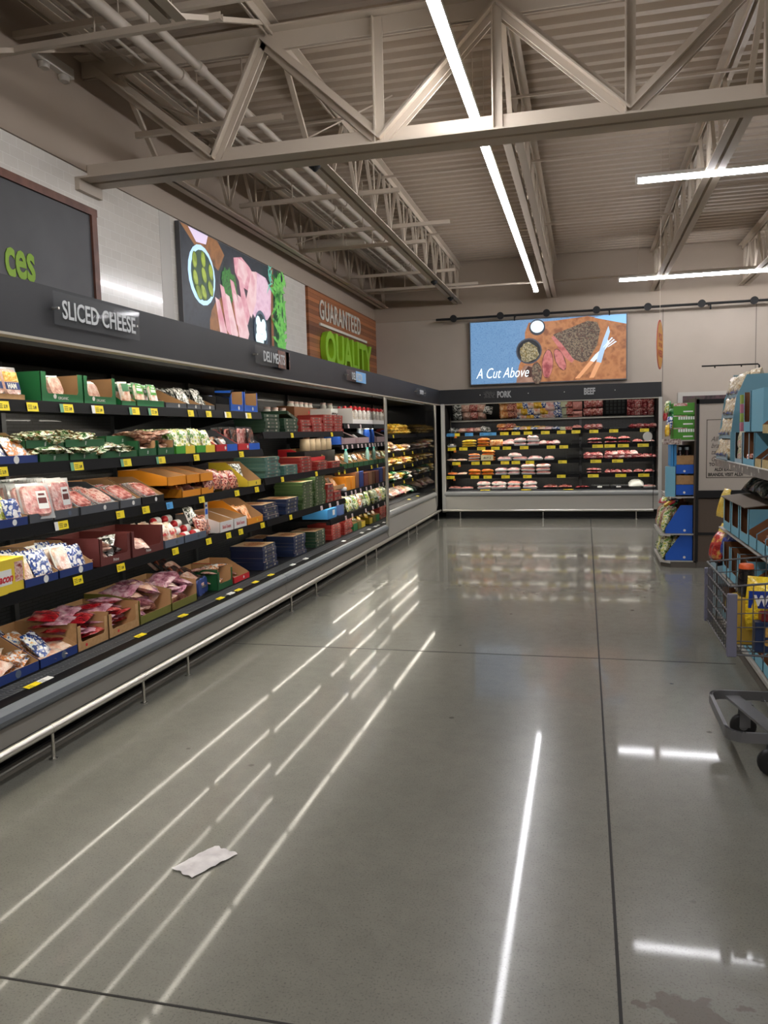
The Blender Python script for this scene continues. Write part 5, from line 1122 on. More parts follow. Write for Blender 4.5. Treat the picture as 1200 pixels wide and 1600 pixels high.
# shelf 2
trays(BF, zz2, 698, 712, 1, 1, M_GRW, 'pale grey pack at the left end of the second back shelf', None, rows=1, h=.05)
trays(BF, zz2, 721, 744, 1, 3, M_YC, 'yellow pack in the stack on the second back shelf', 'yellow packs on the second back shelf', rows=1, h=.03, Mt=C_YEL)
trays(BF, zz2, 745, 765, 1, 3, M_ORB, 'orange pack in the stack right of the yellow packs', 'orange packs on the second back shelf', rows=1, h=.036, Mt=C_ORG)
row(zz2, 766, 785, 1, 'turkey_pack', [pouch_me(.24, .12, .05, M_OR, 230)], 'upright white and orange patterned pack right of the orange packs', 'meat pack', None, rot=(-.2, 0, 0), y0=.05)
row(zz2, 786, 801, 1, 'chicken_pack', [pouch_me(.22, .18, .08, M_PORK, 231)], 'round pink pack right of the patterned pack, second back shelf', 'meat pack', None, rot=(-1.3, 0, 0), up=.04)
trays(BF, zz2, 802, 843, 2, 2, M_PORK, 'pink pork tray in the middle of the second back shelf', 'pork trays on the second back shelf', rows=2)
trays(BF, zz2, 823, 842, 1, 1, M_PORK, 'white pork tray on top of the second shelf pork trays', None, rows=1, up=.12)
row(zz2, 844, 872, 3, 'pork_pack', [pouch_me(.16, .14, .07, M_PORK, 232), pouch_me(.16, .14, .06, M_STEAK, 233)], 'small pink pork pack before the empty black trays, second back shelf', 'meat pack', 'small pork packs on the second back shelf', rows=2, rot=(-1.4, 0, 0), up=.03)
trays(BF, zz2, 917, 941, 1, 2, M_STEAK, 'red steak tray right of the divider on the second back shelf', 'steak trays right of the divider, second back shelf', rows=2, Mt=C_BLK, h=.04)
trays(BF, zz2, 944, 986, 2, 2, [M_STEAK, M_BEEF], 'red steak tray in the middle of the second beef shelf', 'middle steak trays of the second beef shelf', rows=2, Mt=C_BLK, h=.045)
trays(BF, zz2, 988, 1024, 2, 1, [M_STEAK, M_PORK], 'steak tray near the round white disc, second beef shelf', 'steak trays near the white disc', rows=2, Mt=C_BLK, h=.05)
# shelf 3
row(zz3, 698, 728, 2, 'fish_pack', [pouch_me(.2, .12, .03, M_CHK, 235)], 'thin pale pack at the left end of the third back shelf', 'meat pack', 'thin packs at the left of the third back shelf', rot=(-1.45, 0, 0), up=.02)
trays(BF, zz3, 731, 750, 1, 3, M_ORB, 'orange red tray in the left stack of the third back shelf', 'orange red trays on the third back shelf', rows=1, h=.034, Mt=WHITE)
trays(BF, zz3, 752, 773, 1, 4, M_ORB, 'orange red tray in the tall stack of the third back shelf', 'tall stack of orange red trays', rows=1, h=.036, Mt=C_ORG)
o = spawn('offer_card', label_me(.22, .10, mat('card_cream_note', (236, 226, 180), .5)), 'cream card with handwriting in front of the orange red trays', 'sign', None, BF.at(BF.u(761, zz3), -.004, zz3+.012), (-.05, 0, 0)); txt('BUY 2', .05, INK, 'handwriting', o, .0003, .001, loc=(0, -.0015, .03), align='CENTER', shear=.2)
trays(BF, zz3, 776, 848, 3, 1, [M_PORK, M_GROUND], 'pink pork tray along the middle of the third back shelf', 'pork trays on the third back shelf', rows=2, h=.055)
trays(BF, zz3, 793, 816, 1, 1, M_PORK, 'pink tray riding on top of the third shelf pork trays', None, rows=1, up=.065)
trays(BF, zz3, 850, 866, 1, 1, M_PORK, 'last pink tray before the empty black trays, third back shelf', None, rows=1)
row(zz3, 914, 941, 3, 'beef_cut', [pouch_me(.14, .13, .07, M_BEEF, 236), pouch_me(.14, .13, .07, M_STEAK, 237)], 'red beef cut right of the divider on the third back shelf', 'meat', 'beef cuts right of the divider, third back shelf', rows=2, pitch=.14, layers=2, lz=.04, rot=(-1.35, 0, 0), up=.03)
row(zz3, 946, 995, 5, 'beef_cut', [pouch_me(.15, .14, .08, M_STEAK, 238), pouch_me(.15, .14, .08, M_BEEF, 239), pouch_me(.15, .14, .07, M_PORK, 240)], 'beef cut heaped in the middle of the third beef shelf', 'meat', 'beef cuts in the middle of the third beef shelf', rows=2, pitch=.14, layers=2, lz=.05, rot=(-1.35, 0, 0), up=.03)
row(zz3, 997, 1024, 3, 'beef_cut', [pouch_me(.14, .13, .06, M_BEEF, 241), pouch_me(.14, .13, .06, M_STEAK, 242)], 'beef cut at the right end of the third beef shelf', 'meat', 'beef cuts at the right of the third beef shelf', rows=2, pitch=.14, rot=(-1.35, 0, 0), up=.03)
# shelf 4
row(zz4, 699, 728, 2, 'salmon_pack', [pouch_me(.18, .12, .03, M_ORB, 243), pouch_me(.18, .12, .03, M_CHK, 244)], 'orange or white fish pack at the left end of the fourth back shelf', 'meat pack', 'fish packs on the fourth back shelf', rot=(-1.4, 0, 0), up=.02)
trays(BF, zz4, 731, 751, 1, 2, M_ORB, 'left orange mince tray on the fourth back shelf', 'left orange mince trays', rows=1, h=.04, Mt=C_ORG)
trays(BF, zz4, 752, 772, 1, 2, M_ORB, 'right orange mince tray on the fourth back shelf', 'right orange mince trays', rows=1, h=.04, Mt=C_ORG)
trays(BF, zz4, 773, 812, 2, 2, M_PORK, 'grey pink pork tray on the fourth back shelf', 'pork trays on the fourth back shelf', rows=2, h=.045)
trays(BF, zz4, 813, 860, 2, 3, M_GROUND, 'white tray of ground pork stacked on the fourth back shelf', 'ground pork trays on the fourth back shelf', rows=1, h=.045)
trays(BF, zz4, 916, 941, 1, 2, M_STEAK, 'red steak tray right of the divider on the fourth back shelf', 'steak trays right of the divider, fourth back shelf', rows=2, Mt=C_BLK, h=.035)
row(zz4, 945, 988, 5, 'beef_medallion', [pouch_me(.10, .10, .05, M_STEAK, 246), pouch_me(.10, .10, .05, M_BEEF, 247)], 'small red medallion in a row on the fourth beef shelf', 'meat', 'medallions on the fourth beef shelf', rows=2, pitch=.12, rot=(-1.4, 0, 0), up=.025)
trays(BF, zz4, 990, 1024, 2, 1, M_STEAK, 'steak tray at the right end of the fourth beef shelf', 'steak trays at the right of the fourth beef shelf', rows=2, Mt=C_BLK, h=.045)
# black empty trays on the shelves left of the divider
for i, (zz, a, c, u_) in enumerate(((zz2, 876, 893, .0), (zz2, 893, 909, .05), (zz3, 866, 885, .02), (zz3, 886, 909, .06), (zz4, 864, 884, .02), (zz4, 886, 909, .02))):
    x0, x1 = BF.u(a, zz), BF.u(c, zz)
    spawn('empty_shelf_tray', cached(('etray', round(x1-x0, 2)), lambda: MB().box(-(x1-x0)/2+.005, (x1-x0)/2-.005, 0, .4, 0, .006).box(-(x1-x0)/2+.005, (x1-x0)/2-.005, 0, .006, 0, .03).mesh('tray', [BLACK])), 'empty black tray left of the divider, %s' % ['second back shelf, left', 'second back shelf, right', 'third back shelf, left', 'third back shelf, right', 'fourth back shelf, left', 'fourth back shelf, right'][i], 'tray', None, BF.at((x0+x1)/2, .01, zz+u_+.002))
# deck
trays(BD, zz5, 700, 740, 2, 1, M_GROUND, 'flat pink tray at the left end of the back deck', 'flat trays at the left of the back deck', rows=1, h=.03)
for i, (a, c) in enumerate(((745, 767), (767, 791), (792, 814), (816, 840))):
    trays(BD, zz5, a, c, 1, 2, [M_PORK, M_PORK, M_GROUND, M_PORK][i], '%s white rimmed chicken tray pair on the back deck' % ['leftmost', 'second', 'third', 'rightmost'][i], '%s white rimmed trays' % ['leftmost', 'second', 'third', 'rightmost'][i], rows=1, h=.05)
    for k in range(1):
        x = BD.u((a+c)/2, zz5)
        spawn('tray_label', label_me(.07, .03, WHITE, INK), 'small white printed label on the %s chicken tray pair' % ['leftmost', 'second', 'third', 'rightmost'][i], 'label', None, BD.at(x-.05, -.002, zz5+.075), (-.3, 0, 0))
trays(BD, zz5, 848, 895, 2, 1, M_DARKM, 'dark rib tray lying on the back deck before the divider', 'dark rib trays on the back deck', rows=2, h=.04, Mt=C_BLK)
trays(BD, zz5, 898, 922, 1, 1, M_BEEF, 'thin red tray on the back deck under the divider', None, rows=1, h=.03, Mt=C_BLK)
for i, (a, c) in enumerate(((924, 952), (953, 982))):
    x0, x1 = BD.u(a, zz5), BD.u(c, zz5)
    o = spawn('foil_tray', box_me(round(x1-x0-.01, 2), .22, .045, (C_BLK,)), '%s silver and black tray on the back deck below BEEF' % ['left', 'right'][i], 'tray', None, BD.at((x0+x1)/2, .01, zz5))
    MB().box(-(x1-x0)/2+.01, (x1-x0)/2-.01, .006, .21, .045, .05).build('foil_lid', mat('foil', (206, 210, 212), .2, metal=.8), o); MB().box(-.05, .03, -.001, 0, .01, .035).build('white_label', WHITE, o)
row(zz5, 984, 1003, 1, 'white_bundle', [pouch_me(.26, .2, .13, WHITE, 250)], 'crumpled white bundle on the back deck', 'bundle', None, rot=(-1.2, 0, 0), up=.03, F_=BD)
trays(BD, zz5, 1004, 1026, 1, 1, M_PORK, 'pale pink tray at the right end of the back deck', None, rows=1, h=.04)
# tags of the back case
for zz, lst in ((zz1, ((704, BLUET, 'the wrapped grey ham roasts'), (712, YEL, 'the left pink roasts'), (733, BLUET, 'the right pink roasts'), (756, BLUET, 'the grey foil pouches'), (769, BLUET, 'the empty patch of the top back shelf'), (788, YEL, 'the brown sausage packs'), (806, YEL, 'the first mixed sausage packs'), (825, YEL, 'the middle mixed sausage packs'), (852, YEL, 'the pale packs, left side'), (877, YEL, 'the square packs'), (900, YEL, 'the ground meat trays'), (928, YEL, 'the round cuts'), (959, YEL, 'the empty slotted tray'), (1007, YEL, 'the beef cuts of the top shelf'))),
                (zz2, ((706, YEL, 'the pale grey pack'), (724, YEL, 'the yellow stack'), (752, YEL, 'the orange stack'), (774, YEL, 'the patterned pack'), (792, YEL, 'the round pink pack'), (819, YEL, 'the second shelf pork trays'), (861, YEL, 'the small pork packs'), (881, YEL, 'the left empty tray of the second shelf'), (934, YEL, 'the steak trays beside the divider'), (953, YEL, 'the left middle steak trays'), (974, YEL, 'the right middle steak trays'), (1005, YEL, 'the white disc'))),
                (zz3, ((713, YEL, 'the thin pale packs'), (743, YEL, 'the left orange red stack'), (760, YEL, 'the cream card'), (789, YEL, 'the left third shelf pork trays'), (806, YEL, 'the raised pink tray'), (828, YEL, 'the right third shelf pork trays'), (879, YEL, 'the left empty tray of the third shelf'), (931, YEL, 'the third shelf beef beside the divider'), (965, YEL, 'the heaped beef cuts'))),
                (zz4, ((704, YEL, 'the fish packs'), (742, YEL, 'the left orange mince'), (762, YEL, 'the right orange mince'), (790, YEL, 'the grey pink pork trays'), (824, YEL, 'the ground pork stack'), (877, YEL, 'the left empty tray of the fourth shelf'), (927, YEL, 'the fourth shelf steak trays'), (970, YEL, 'the medallions'), (1006, YEL, 'the last fourth shelf steak trays')))):
    for px, M_, bl in lst: price(BF, px, zz, bl, M_, w=.13 if zz == zz1 or px < 912 else .16)
for px, bl in ((758, 'the leftmost chicken trays'), (822, 'the rightmost chicken trays'), (888, 'the dark rib trays')): price(BD, px, .495, bl, flat=True, off=-.2, w=.15)
for i, (px, zz) in enumerate(((712, zz1), (711, zz2), (718, zz3), (710, zz4))):
    spawn('offer_flag', label_me(.045, .035, mat('orange_flag', (240, 130, 40), .5)), 'small orange flag below the %s back shelf at its left end' % ['top', 'second', 'third', 'fourth'][i], 'tag', None, BF.at(BF.u(px, zz), -.016, zz-.095))
t = thing('probe_disc', 'round white disc hanging on a thin black cord at the right of the meat case', 'disc', (xat(1012, 14.55, 1.4), 14.55, 1.40))
MB().lathe([(.075, -.006), (.08, 0), (.075, .006)], n=20).xf(Matrix.Rotation(PI/2, 4, 'X')).build('disc', mat('disc_white', (214, 212, 206), .4), t); MB().lathe([(.02, -.012), (.02, 0)], n=12).xf(Matrix.Rotation(PI/2, 4, 'X')).build('hub', mat('disc_hub', (120, 120, 118), .4), t)
MB().tube([(.06, -.02, -.06), (.07, -.26, -.5), (.07, -.31, -.95), (.07, -.31, -1.25)], .006, 6).build('cord', BLACKM, t)

# ================================================================== RIGHT-HAND AISLE: far shelf unit
def rcart(x, y0, y1, z, d, hf, hb, Mo, Mi, label, hs=None, win=None, side='slope', name='display_carton', Mf=None, logo=True):
    w = y1-y0; b = (x, (y0+y1)/2, z+.001)
    o = spawn(name, carton_me(w-.004, d, hf, hb, Mo, Mi, win, side, hs=hs, Mf=Mf), label, 'carton', None, b, (0, 0, RZC))
    return o, b, w-.006
SHW = mat('shelf_grey_white', (176, 172, 164), .45); BASEK = mat('gondola_kick', (96, 90, 82), .6); TAUPE = mat('gondola_brown', (84, 72, 62), .6)
GX, GY = .88, 9.28
t = thing('gondola_shelf', 'far grey shop shelf with blue and green cartons beside the framed poster', 'shop shelf', (GX, GY, 0))
MB().prism([(.04, 0), (.30, 0), (.30, 1.0), (-.0, 1.0), (-.06, .75), (-.06, .12)], 'z', 0, .065).build('base', BASEK, t)
for z, nm in ((.075, 'deck'), (.375, 'shelf'), (.785, 'shelf'), (1.405, 'shelf')):
    x0 = -.06 if z < .5 else .02
    s = MB().prism([(.03, 0), (.30, 0), (.30, .95), (x0, .95), (x0, .10)], 'z', z-.012, z).build(nm, SHW, t)
    MB().bar((x0-.002, .10, z-.015), (x0-.002, .95, z-.015), .006, .036).bar((.03, -.002, z-.012), (x0, .098, z-.012), .006, .03).build('price_channel', mat('channel_white', (206, 202, 194), .4), s)
MB().box(.27, .30, .0, 1.0, .06, 1.86).build('back_panel', TAUPE, t)
for i, (z, h_) in enumerate(((.076, .285), (.376, .315))):
    for k in range(2):
        y0 = GY+.03+k*.44
        o, b, w_ = rcart(GX-.02, y0, y0+.42, z, .285, .06, h_, C_RBLUE, C_BRN, 'big royal blue carton, %s row, %s, on the far shelf unit' % (['lower', 'upper'][i], ['nearer', 'farther'][k]), hs=.06)
        if k == 0: MB().lathe([(.014, 0), (.014, .0008)], n=14).xf(Matrix.Rotation(PI/2, 4, 'Y')).build('round_emblem', WHITE, o, loc=(w_/2+.001, .2, .035)); 
        stand(b, RZC, w_, 'potato_bag', [pouch_me(.18, .27, .08, [M_GW, M_BRN][i], 260+k), pouch_me(.18, .27, .08, M_YG, 262+k)], 'green and brown net bag leaning out of the %s %s blue carton' % (['lower', 'upper'][i], ['nearer', 'farther'][k]), 'bag', 'net bags in the %s %s blue carton' % (['lower', 'upper'][i], ['nearer', 'farther'][k]), 2, 2, .09, -.02, lean=.25)
for k in range(7): spawn('candy_bag', pouch_me(.10, .09, .04, [M_YC, M_RED, M_WB, M_GRN, M_RED, M_YG, M_WB][k], 270+k), 'small bright bag lying on top of the net bags, far shelf unit', 'bag', 'small bright bags on the far shelf', (GX-.03+.035*(k % 4), GY+.08+.10*(k//2), .68+.012*(k % 3)), (-1.0, .3*(k % 3-1), RZC+.3*k))
for i, (z, hb) in enumerate(((.80, .115), (1.035, .10))):
    nm = ['lower', 'upper'][i]
    o = spawn('drink_tray', carton_me(.34, .20, hb, hb, C_RBLUE, C_KIN, None, 'full'), '%s royal blue tray of bottles on the far shelf unit' % nm, 'carton', None, (GX+.085, GY+.22, z), (0, 0, RZC))
    MB().lathe([(.013, 0), (.013, .0008)], n=14).xf(Matrix.Rotation(PI/2, 4, 'Y')).build('round_emblem', WHITE, o, loc=(.171, .09, .03))
    spawn('bottle_carrier', carton_me(.33, .195, .10, .10, KRAFT, C_KIN, None, 'full'), '%s kraft sleeve of bottles on the far shelf unit' % nm, 'carton', None, (GX+.0875, GY+.22, z+hb+.002), (0, 0, RZC))
    for k in range(4): spawn('drink_bottle', bottle_me(.028, .20 if i == 0 else .27, mat('dark_bottle', (70, 40, 44), .15, coat=.5), .45), 'dark bottle standing in the %s kraft sleeve' % nm, 'bottle', 'bottles in the %s kraft sleeve' % nm, (GX+.135+.075*(k % 2), GY+.13+.08*(k//2), z+.01), (0, 0, 0), [('cap', cap_me(.017, .185 if i == 0 else .25, .03, mat('cap_pale', (190, 200, 206), .35)), (0, 0, 0))])
spawn('shade_box', box_me(.30, .13, .14, (C_BLK,), name='riser'), 'black box standing in for shade in the gap above the kraft sleeves', 'riser', None, (GX+.15, GY+.55, 1.20), (0, 0, RZC))  # black block stands in for the shade of the empty recess
for k in range(2): spawn('sky_carton', box_me(.30, .028, .28, (C_SKY,)), '%s sky blue upright card at the left of the dark gap, far shelf unit' % ['front', 'back'][k], 'carton', None, (GX+.03+.035*k, GY+.18+.02*k, 1.12), (0, 0, RZC))
for k in range(2): spawn('tall_blue_carton', box_me(.09, .10, .33-.02*k, ((C_LBL, KRAFT)[k],)), ['tall light blue upright carton', 'tall kraft upright carton'][k] + ' at the left side of the far shelf unit', 'carton', None, (GX-.02+.035*k, GY+.07+.1*k, .787), (0, 0, RZC))
for i in range(3):
    z = 1.407+i*.135
    o = spawn('bar_carton', box_me(.32, .225, .13, (mat('card_leaf_green', (78, 150, 46), .5),)), '%s bright green carton in the stack on top of the far shelf' % ['bottom', 'middle', 'topmost'][i], 'carton', None, (GX+.055, GY+.19, z), (0, 0, RZC))
    if i < 2:
        mb = MB()
        for k in range(7): mb.box(.1605, .1625, .05+k*.025, .068+k*.025, .085, .118)
        mb.build('white_tubs', WHITE, o)
    MB().box(.1602, .161, .10, .20, .03, .045).build('white_print', WHITE, o); MB().box(.1602, .1612, .0, .14, .098 if i == 2 else .12, .128).build('pink_tags', mat('pink_tag_row', (214, 190, 180), .5, nz=(40, [(230, 220, 210), (190, 90, 90)])), o)
for k in range(8): spawn('clip_strip_bag', pouch_me(.10, .13, .035, [M_YC, M_WB, M_GRN, M_YG, M_BRN, M_YC, M_RED, M_GRN][k], 280+k), 'small coloured snack bag hanging at the left end of the green cartons', 'bag', 'hanging snack bags by the green cartons', (GX-.015+.022*(k % 3), GY-.0+.07*(k//2), 1.45+.085*(k % 4)), (-.1, .1*(k % 3-1), RZC+.3+.2*(k % 3)))
spawn('price_board', box_me(.18, .004, .06, (mat('board_brown_tags', (150, 120, 100), .5, nz=(50, [(214, 200, 190), (90, 60, 50)])),)), 'small strip of brown and white tickets under the green cartons', 'price strip', None, (GX+.04, GY-.012, 1.36), (0, 0, 0))
# framed poster on its brown cabinet
t = thing('sign_cabinet', 'brown cabinet carrying a black framed beige poster behind the stepped display', 'cabinet', (1.185, 9.28, 0))
MB().box(.01, 1.2, .03, .9, .03, 1.84).build('body', TAUPE, t)
MB().box(.0, 1.2, .0, .03, .07, .37).box(.0, 1.2, 0, .03, .39, .76).build('brown_panel', mat('cabinet_brown', (92, 78, 66), .55), t)
MB().box(-.02, .01, -.01, .05, .07, 1.84).box(-.02, 1.2, -.012, .03, .775, .855).box(-.02, 1.2, -.006, .03, .365, .395).box(-.02, 1.2, -.01, .03, 1.79, 1.84).build('black_frame', BLACKM, t)
MB().box(-.01, 1.2, -.0, .05, .0, .07).build('kick', BASEK, t)
ps = MB().box(.01, 1.2, -.004, .03, .855, 1.79).build('poster', mat('poster_paper', (186, 176, 164), .55), t)
MB().box(.085, .092, -.0055, -.004, .99, 1.62).box(.085, .62, -.0055, -.004, .99, .997).box(.085, .62, -.0055, -.004, 1.613, 1.62).box(.613, .62, -.0055, -.004, .99, 1.62).build('inner_line', mat('poster_line', (84, 76, 70), .6), ps)
GI = mat('poster_grey_ink', (96, 88, 82), .6)
for s_, z_, sz, sh, bd in (('All our', 1.385, .075, .4, 0), ('brands', 1.315, .075, .4, 0), ('taste', 1.245, .075, .4, 0), ('Great', 1.17, .075, .4, 0)):
    txt(s_, sz, GI, 'poster_words', ps, .0003, bd, shear=sh, loc=(.13, -.006, z_), wscale=.8)
for s_, z_, x_ in (('TO LEARN', 1.12, .115), ('ALDI EXCLUSIVE', 1.065, .17), ('BRANDS, VISIT ALDI', 1.01, .105)):
    txt(s_, .048, INK, 'poster_words', ps, .0003, .0014, loc=(x_, -.006, z_), wscale=.82)

# ================================================================== near shelf unit (right edge)
NX, NY0, NY1 = .98, 4.42, 6.60
t = thing('gondola_shelf', 'near brown shop shelf with light blue cartons at the right edge', 'shop shelf', (NX, NY0, 0)); L_ = NY1-NY0
MB().box(.02, .62, 0, L_, 0, .09).build('base', BASEK, t)
MB().box(-.0, .6, 0, L_, .09, .115).build('deck', SHW, t); MB().box(.45, .48, 0, L_, .1, 1.95).build('back_panel', TAUPE, t)
LABM = mat('ticket_rail', (150, 146, 142), .4, nz=(16, [(128, 124, 120), (140, 136, 132), (228, 226, 220)], 3, True))
s = MB().box(.0, .45, 0, L_, 1.275, 1.295).build('shelf', SHW, t); MB().box(-.012, 0, 0, L_, 1.245, 1.30).build('price_channel', LABM, s); MB().box(-.014, -.002, 0, L_, 1.298, 1.304).build('channel_edge', WHITE, s)
for yy in (.02, L_-.04): MB().box(.44, .48, yy, yy+.03, 0, 1.95).build('upright', BLACKM, t)
# stepped display of bags
t = tag(MB().prism([(.985, 1.298), (.985, 1.47), (1.0, 1.60), (1.02, 1.75), (1.085, 1.90), (1.40, 1.905), (1.40, 1.298)], 'y', 6.05, 6.056).prism([(.985, 1.298), (.985, 1.47), (1.0, 1.60), (1.02, 1.75), (1.085, 1.90), (1.40, 1.905), (1.40, 1.298)], 'y', 6.54, 6.546)
        .box(1.39, 1.396, 6.05, 6.546, 1.298, 1.905).build('stepped_display', mat('card_dusty_blue', (122, 172, 190), .55)), 'stepped light blue display stand full of bags on the near shelf', 'display stand')
GBL = mat('card_grey_blue', (152, 178, 190), .55)
M_PRETZ = film('film_pretzel', [(196, 160, 112), (236, 222, 194), (222, 196, 150), (246, 240, 226)], 26)
for i, (xx, zz) in enumerate(((.965, 1.303), (.985, 1.455), (1.005, 1.60), (1.03, 1.745))):
    MB().box(xx-.985+.985, 1.38, 6.057, 6.539, zz, zz+.004).box(xx, xx+.004, 6.057, 6.539, zz, zz+.05).build('tray', GBL, t)
    for c_ in range(3):
        for r_ in range(2):
            spawn('pretzel_bag', pouch_me(.155, .17, .08, M_PRETZ, 300+(c_+r_) % 3), 'glossy beige snack bag on the %s step of the light blue display' % ['lowest', 'second', 'third', 'top'][i], 'bag', 'beige bags on the %s step' % ['lowest', 'second', 'third', 'top'][i], (xx+.015+.075*r_, 6.14+.155*c_, zz+.012+.03*r_), (-.35, 0, RZC+rnd.uniform(-.1, .1)), kids=[('blue_foot', label_me(.11, .03, C_BLUE), (0, -.03, .012))] if r_ == 0 else [])
# boxes standing nearer on the shelf
o, b, w_ = rcart(NX+.02, 5.30, 5.66, 1.297, .3, .205, .205, C_LBL, C_BRN, 'light blue carton with tall window on the near shelf, lower of two', win=(.02, .04), side='full')
MB().box(-.006, .006, .0, .004, .02, .20).build('divider', GBL, o)
pile(b, RZC, w_, .2, 'small_candy_pack', [pouch_me(.12, .10, .03, M_RB, 310)], 'small red and white pack at the bottom of the lower light blue carton', 'pack', 'small packs in the lower light blue carton', 4, .02, .02, per=2)
o, b, w_ = rcart(NX+.02, 5.44, 5.66, 1.51, .3, .25, .25, C_LBL, C_BRN, 'light blue carton with a narrow dark window on the near shelf, upper of two', win=(.02, .06), side='full')
spawn('plain_carton', box_me(.34, .3, .255, (C_LBL,)), 'plain light blue carton front right of the narrow dark window', 'carton', None, (NX+.025, 5.26, 1.51), (0, 0, RZC))
for k in range(4): spawn('spice_tin', box_me(.05, .06, .058, ([mat('tin_pink', (206, 130, 150), .4), mat('tin_lime', (170, 190, 90), .4)][k % 2],)), 'small %s tin in the column left of the light blue cartons, %s one' % (['pink', 'lime'][k % 2], ['lower', 'lower', 'upper', 'upper'][k]), 'tin', None, (NX+.01, 5.72, 1.51+k*.06), (0, 0, RZC))
spawn('spice_rack', carton_me(.26, .2, .205, .205, GBL, C_BLK, (.02, .03), 'full'), 'grey blue carton showing pink and cream packets left of the light blue ones', 'carton', None, (NX+.015, 5.80, 1.297), (0, 0, RZC))
for k in range(4): spawn('seasoning_packet', pouch_me(.09, .11, .02, film('film_packet', [(226, 150, 160), (236, 230, 200), (150, 170, 110)], 24), 320+k % 2), 'pink and cream packet in the grey blue carton', 'packet', 'pink and cream packets', (NX+.03, 5.86-.10*(k % 2), 1.31+.09*(k//2)), (-.1, 0, RZC))
CYT = mat('card_straw', (200, 178, 124), .6, nz=(30, [(192, 168, 112), (210, 190, 140)]))
for i, (y0, y1) in enumerate(((5.10, 5.28), (4.90, 5.08), (4.70, 4.88))):
    for j, z in enumerate((1.297, 1.50)):
        if j and i == 0: continue
        rcart(NX+.02, y0, y1, z, .3, .05, .19, C_LBL, C_BRN, 'straw lipped light blue carton on the near shelf, %s column, %s' % (['first', 'second', 'third'][i], ['bottom', 'upper'][j]), hs=.05, Mf=CYT)
# lower cartons
for i, (z, nm) in enumerate(((.80, 'top'), (.47, 'middle'), (.13, 'bottom'))):
    for k, (y0, y1) in enumerate(((6.02, 6.32), (5.70, 6.0), (5.38, 5.68))):
        o, b, w_ = rcart(NX+.01, y0, y1, z, .34, .225, .225, C_LBL, C_BRN, 'tall windowed light blue carton, %s row, %s from the far end' % (nm, ['first', 'second', 'third'][k]), win=(.04, .06), side='full')
        if k == 1: stand(b, RZC, w_*.7, 'figure_pack', [pouch_me(.12, .13, .05, M_CHK, 330)], 'pink pack deep inside the second windowed carton, %s row' % nm, 'pack', 'pink packs in the second carton, %s row' % nm, 1, 2, .1, .06)
    for k, (y0, y1) in enumerate(((5.14, 5.36), (4.90, 5.12), (4.66, 4.88))):
        o, b, w_ = rcart(NX+.01, y0, y1, z, .34, .07, .225, C_LBL, C_BRN, 'open light blue carton, %s row, %s from the windowed ones' % (nm, ['first', 'second', 'third'][k]), hs=.10)
        pile(b, RZC, w_*.9, .25, 'candy_bag', [pouch_me(.11, .10, .035, M_RB, 333), pouch_me(.11, .10, .035, M_CHKY, 334)], 'small colourful bag in the open light blue carton, %s row, %s one' % (nm, ['first', 'second', 'third'][k]), 'bag', 'small bags in open carton %s %s' % (nm, ['one', 'two', 'three'][k]), 6, .05, .02, per=2, y0=.03)
for z in (.455, .79): spawn('gondola_divider_shelf', box_me(2.0, .42, .010, (SHW,)), ['thin grey lower tray under the middle row of light blue cartons', 'thin grey tray under the top row of light blue cartons'][z > .5], 'tray', None, (NX+.005, 5.5, z-.012 if z > .5 else z-.008-.004), (0, 0, RZC))
CAP_ = mat('grey_card_cover', (128, 116, 104), .75)
tag(MB().prism([(.0, 0), (.40, .05), (.40, .056), (.0, .006)], 'y', 0, .92).build('cover_sheet', CAP_, None, 0, (NX-.01, 5.40, 1.03)), 'grey cardboard sheet lying on the top row of windowed cartons', 'cardboard sheet')
for k in range(7): spawn('dark_bag', pouch_me(.2, .2, .09, film('film_dark_teal', [(20, 26, 30), (60, 90, 96), (24, 24, 26), (150, 170, 170)], 10), 340+k % 3), 'dark shiny bag lying under the near shelf on the cardboard sheet', 'bag', 'dark bags under the near shelf', (NX+.12+.05*(k % 2), 5.45+.13*k-.05, 1.10), (-1.3, .2*(k % 3-1), RZC+.3*(k % 2)))
# chip bags at the far end
MYEL = film('film_gold', [(236, 190, 60), (250, 224, 120)], 10); MREDF = film('film_scarlet', [(150, 20, 24), (214, 50, 40), (240, 200, 90)], 9)
for nm, M_, loc, sc in (('pale yellow upright bag at the far end of the near shelf, upper', MYEL, (.99, 6.50, .86), (.10, .22, .05)), ('red and gold chip bag at the far end of the near shelf', MREDF, (.965, 6.55, .52), (.16, .22, .09)),
                        ('blue chip bag tucked behind the red and gold one', film('film_royal', [(24, 44, 130), (40, 70, 170), (236, 210, 90)], 8), (1.03, 6.42, .56), (.18, .24, .09)), ('gold bag behind the red and gold chip bag', MYEL, (1.0, 6.60, .58), (.14, .22, .06))):
    spawn('chip_bag', pouch_me(*sc, M_, 350), nm, 'bag', None, loc, (-.25, .08, RZC+.35))
o, b, w_ = rcart(.95, 6.36, 6.64, .36, .30, .16, .17, GBL, C_GREY, 'grey blue open carton under the red and gold chip bag', hs=.14)
o, b, w_ = rcart(.95, 6.36, 6.64, .12, .30, .22, .23, GBL, C_GREY, 'second grey blue carton below the chip bags, near the floor', hs=.2)
t = thing('sign_holder', 'thin black bracket rod rising above the stepped blue display', 'sign holder', (1.22, 6.35, 1.91))
MB().tube([(0, 0, 0), (0, 0, .07), (-.01, 0, .078), (-.39, 0, .078)], .006, 6).build('rod', BLACKM, t)
for xx in (-.12, -.30): MB().tube([(xx, 0, .078), (xx, 0, .062)], .005, 5).build('hook', BLACKM, t)
tag(MB().box(-.2, .2, -.02, .02, 0, .01).build('display_top_cap', GBL, None, 0, (1.24, 6.30, 1.900)), 'grey blue card strip on top of the stepped display', 'card strip')
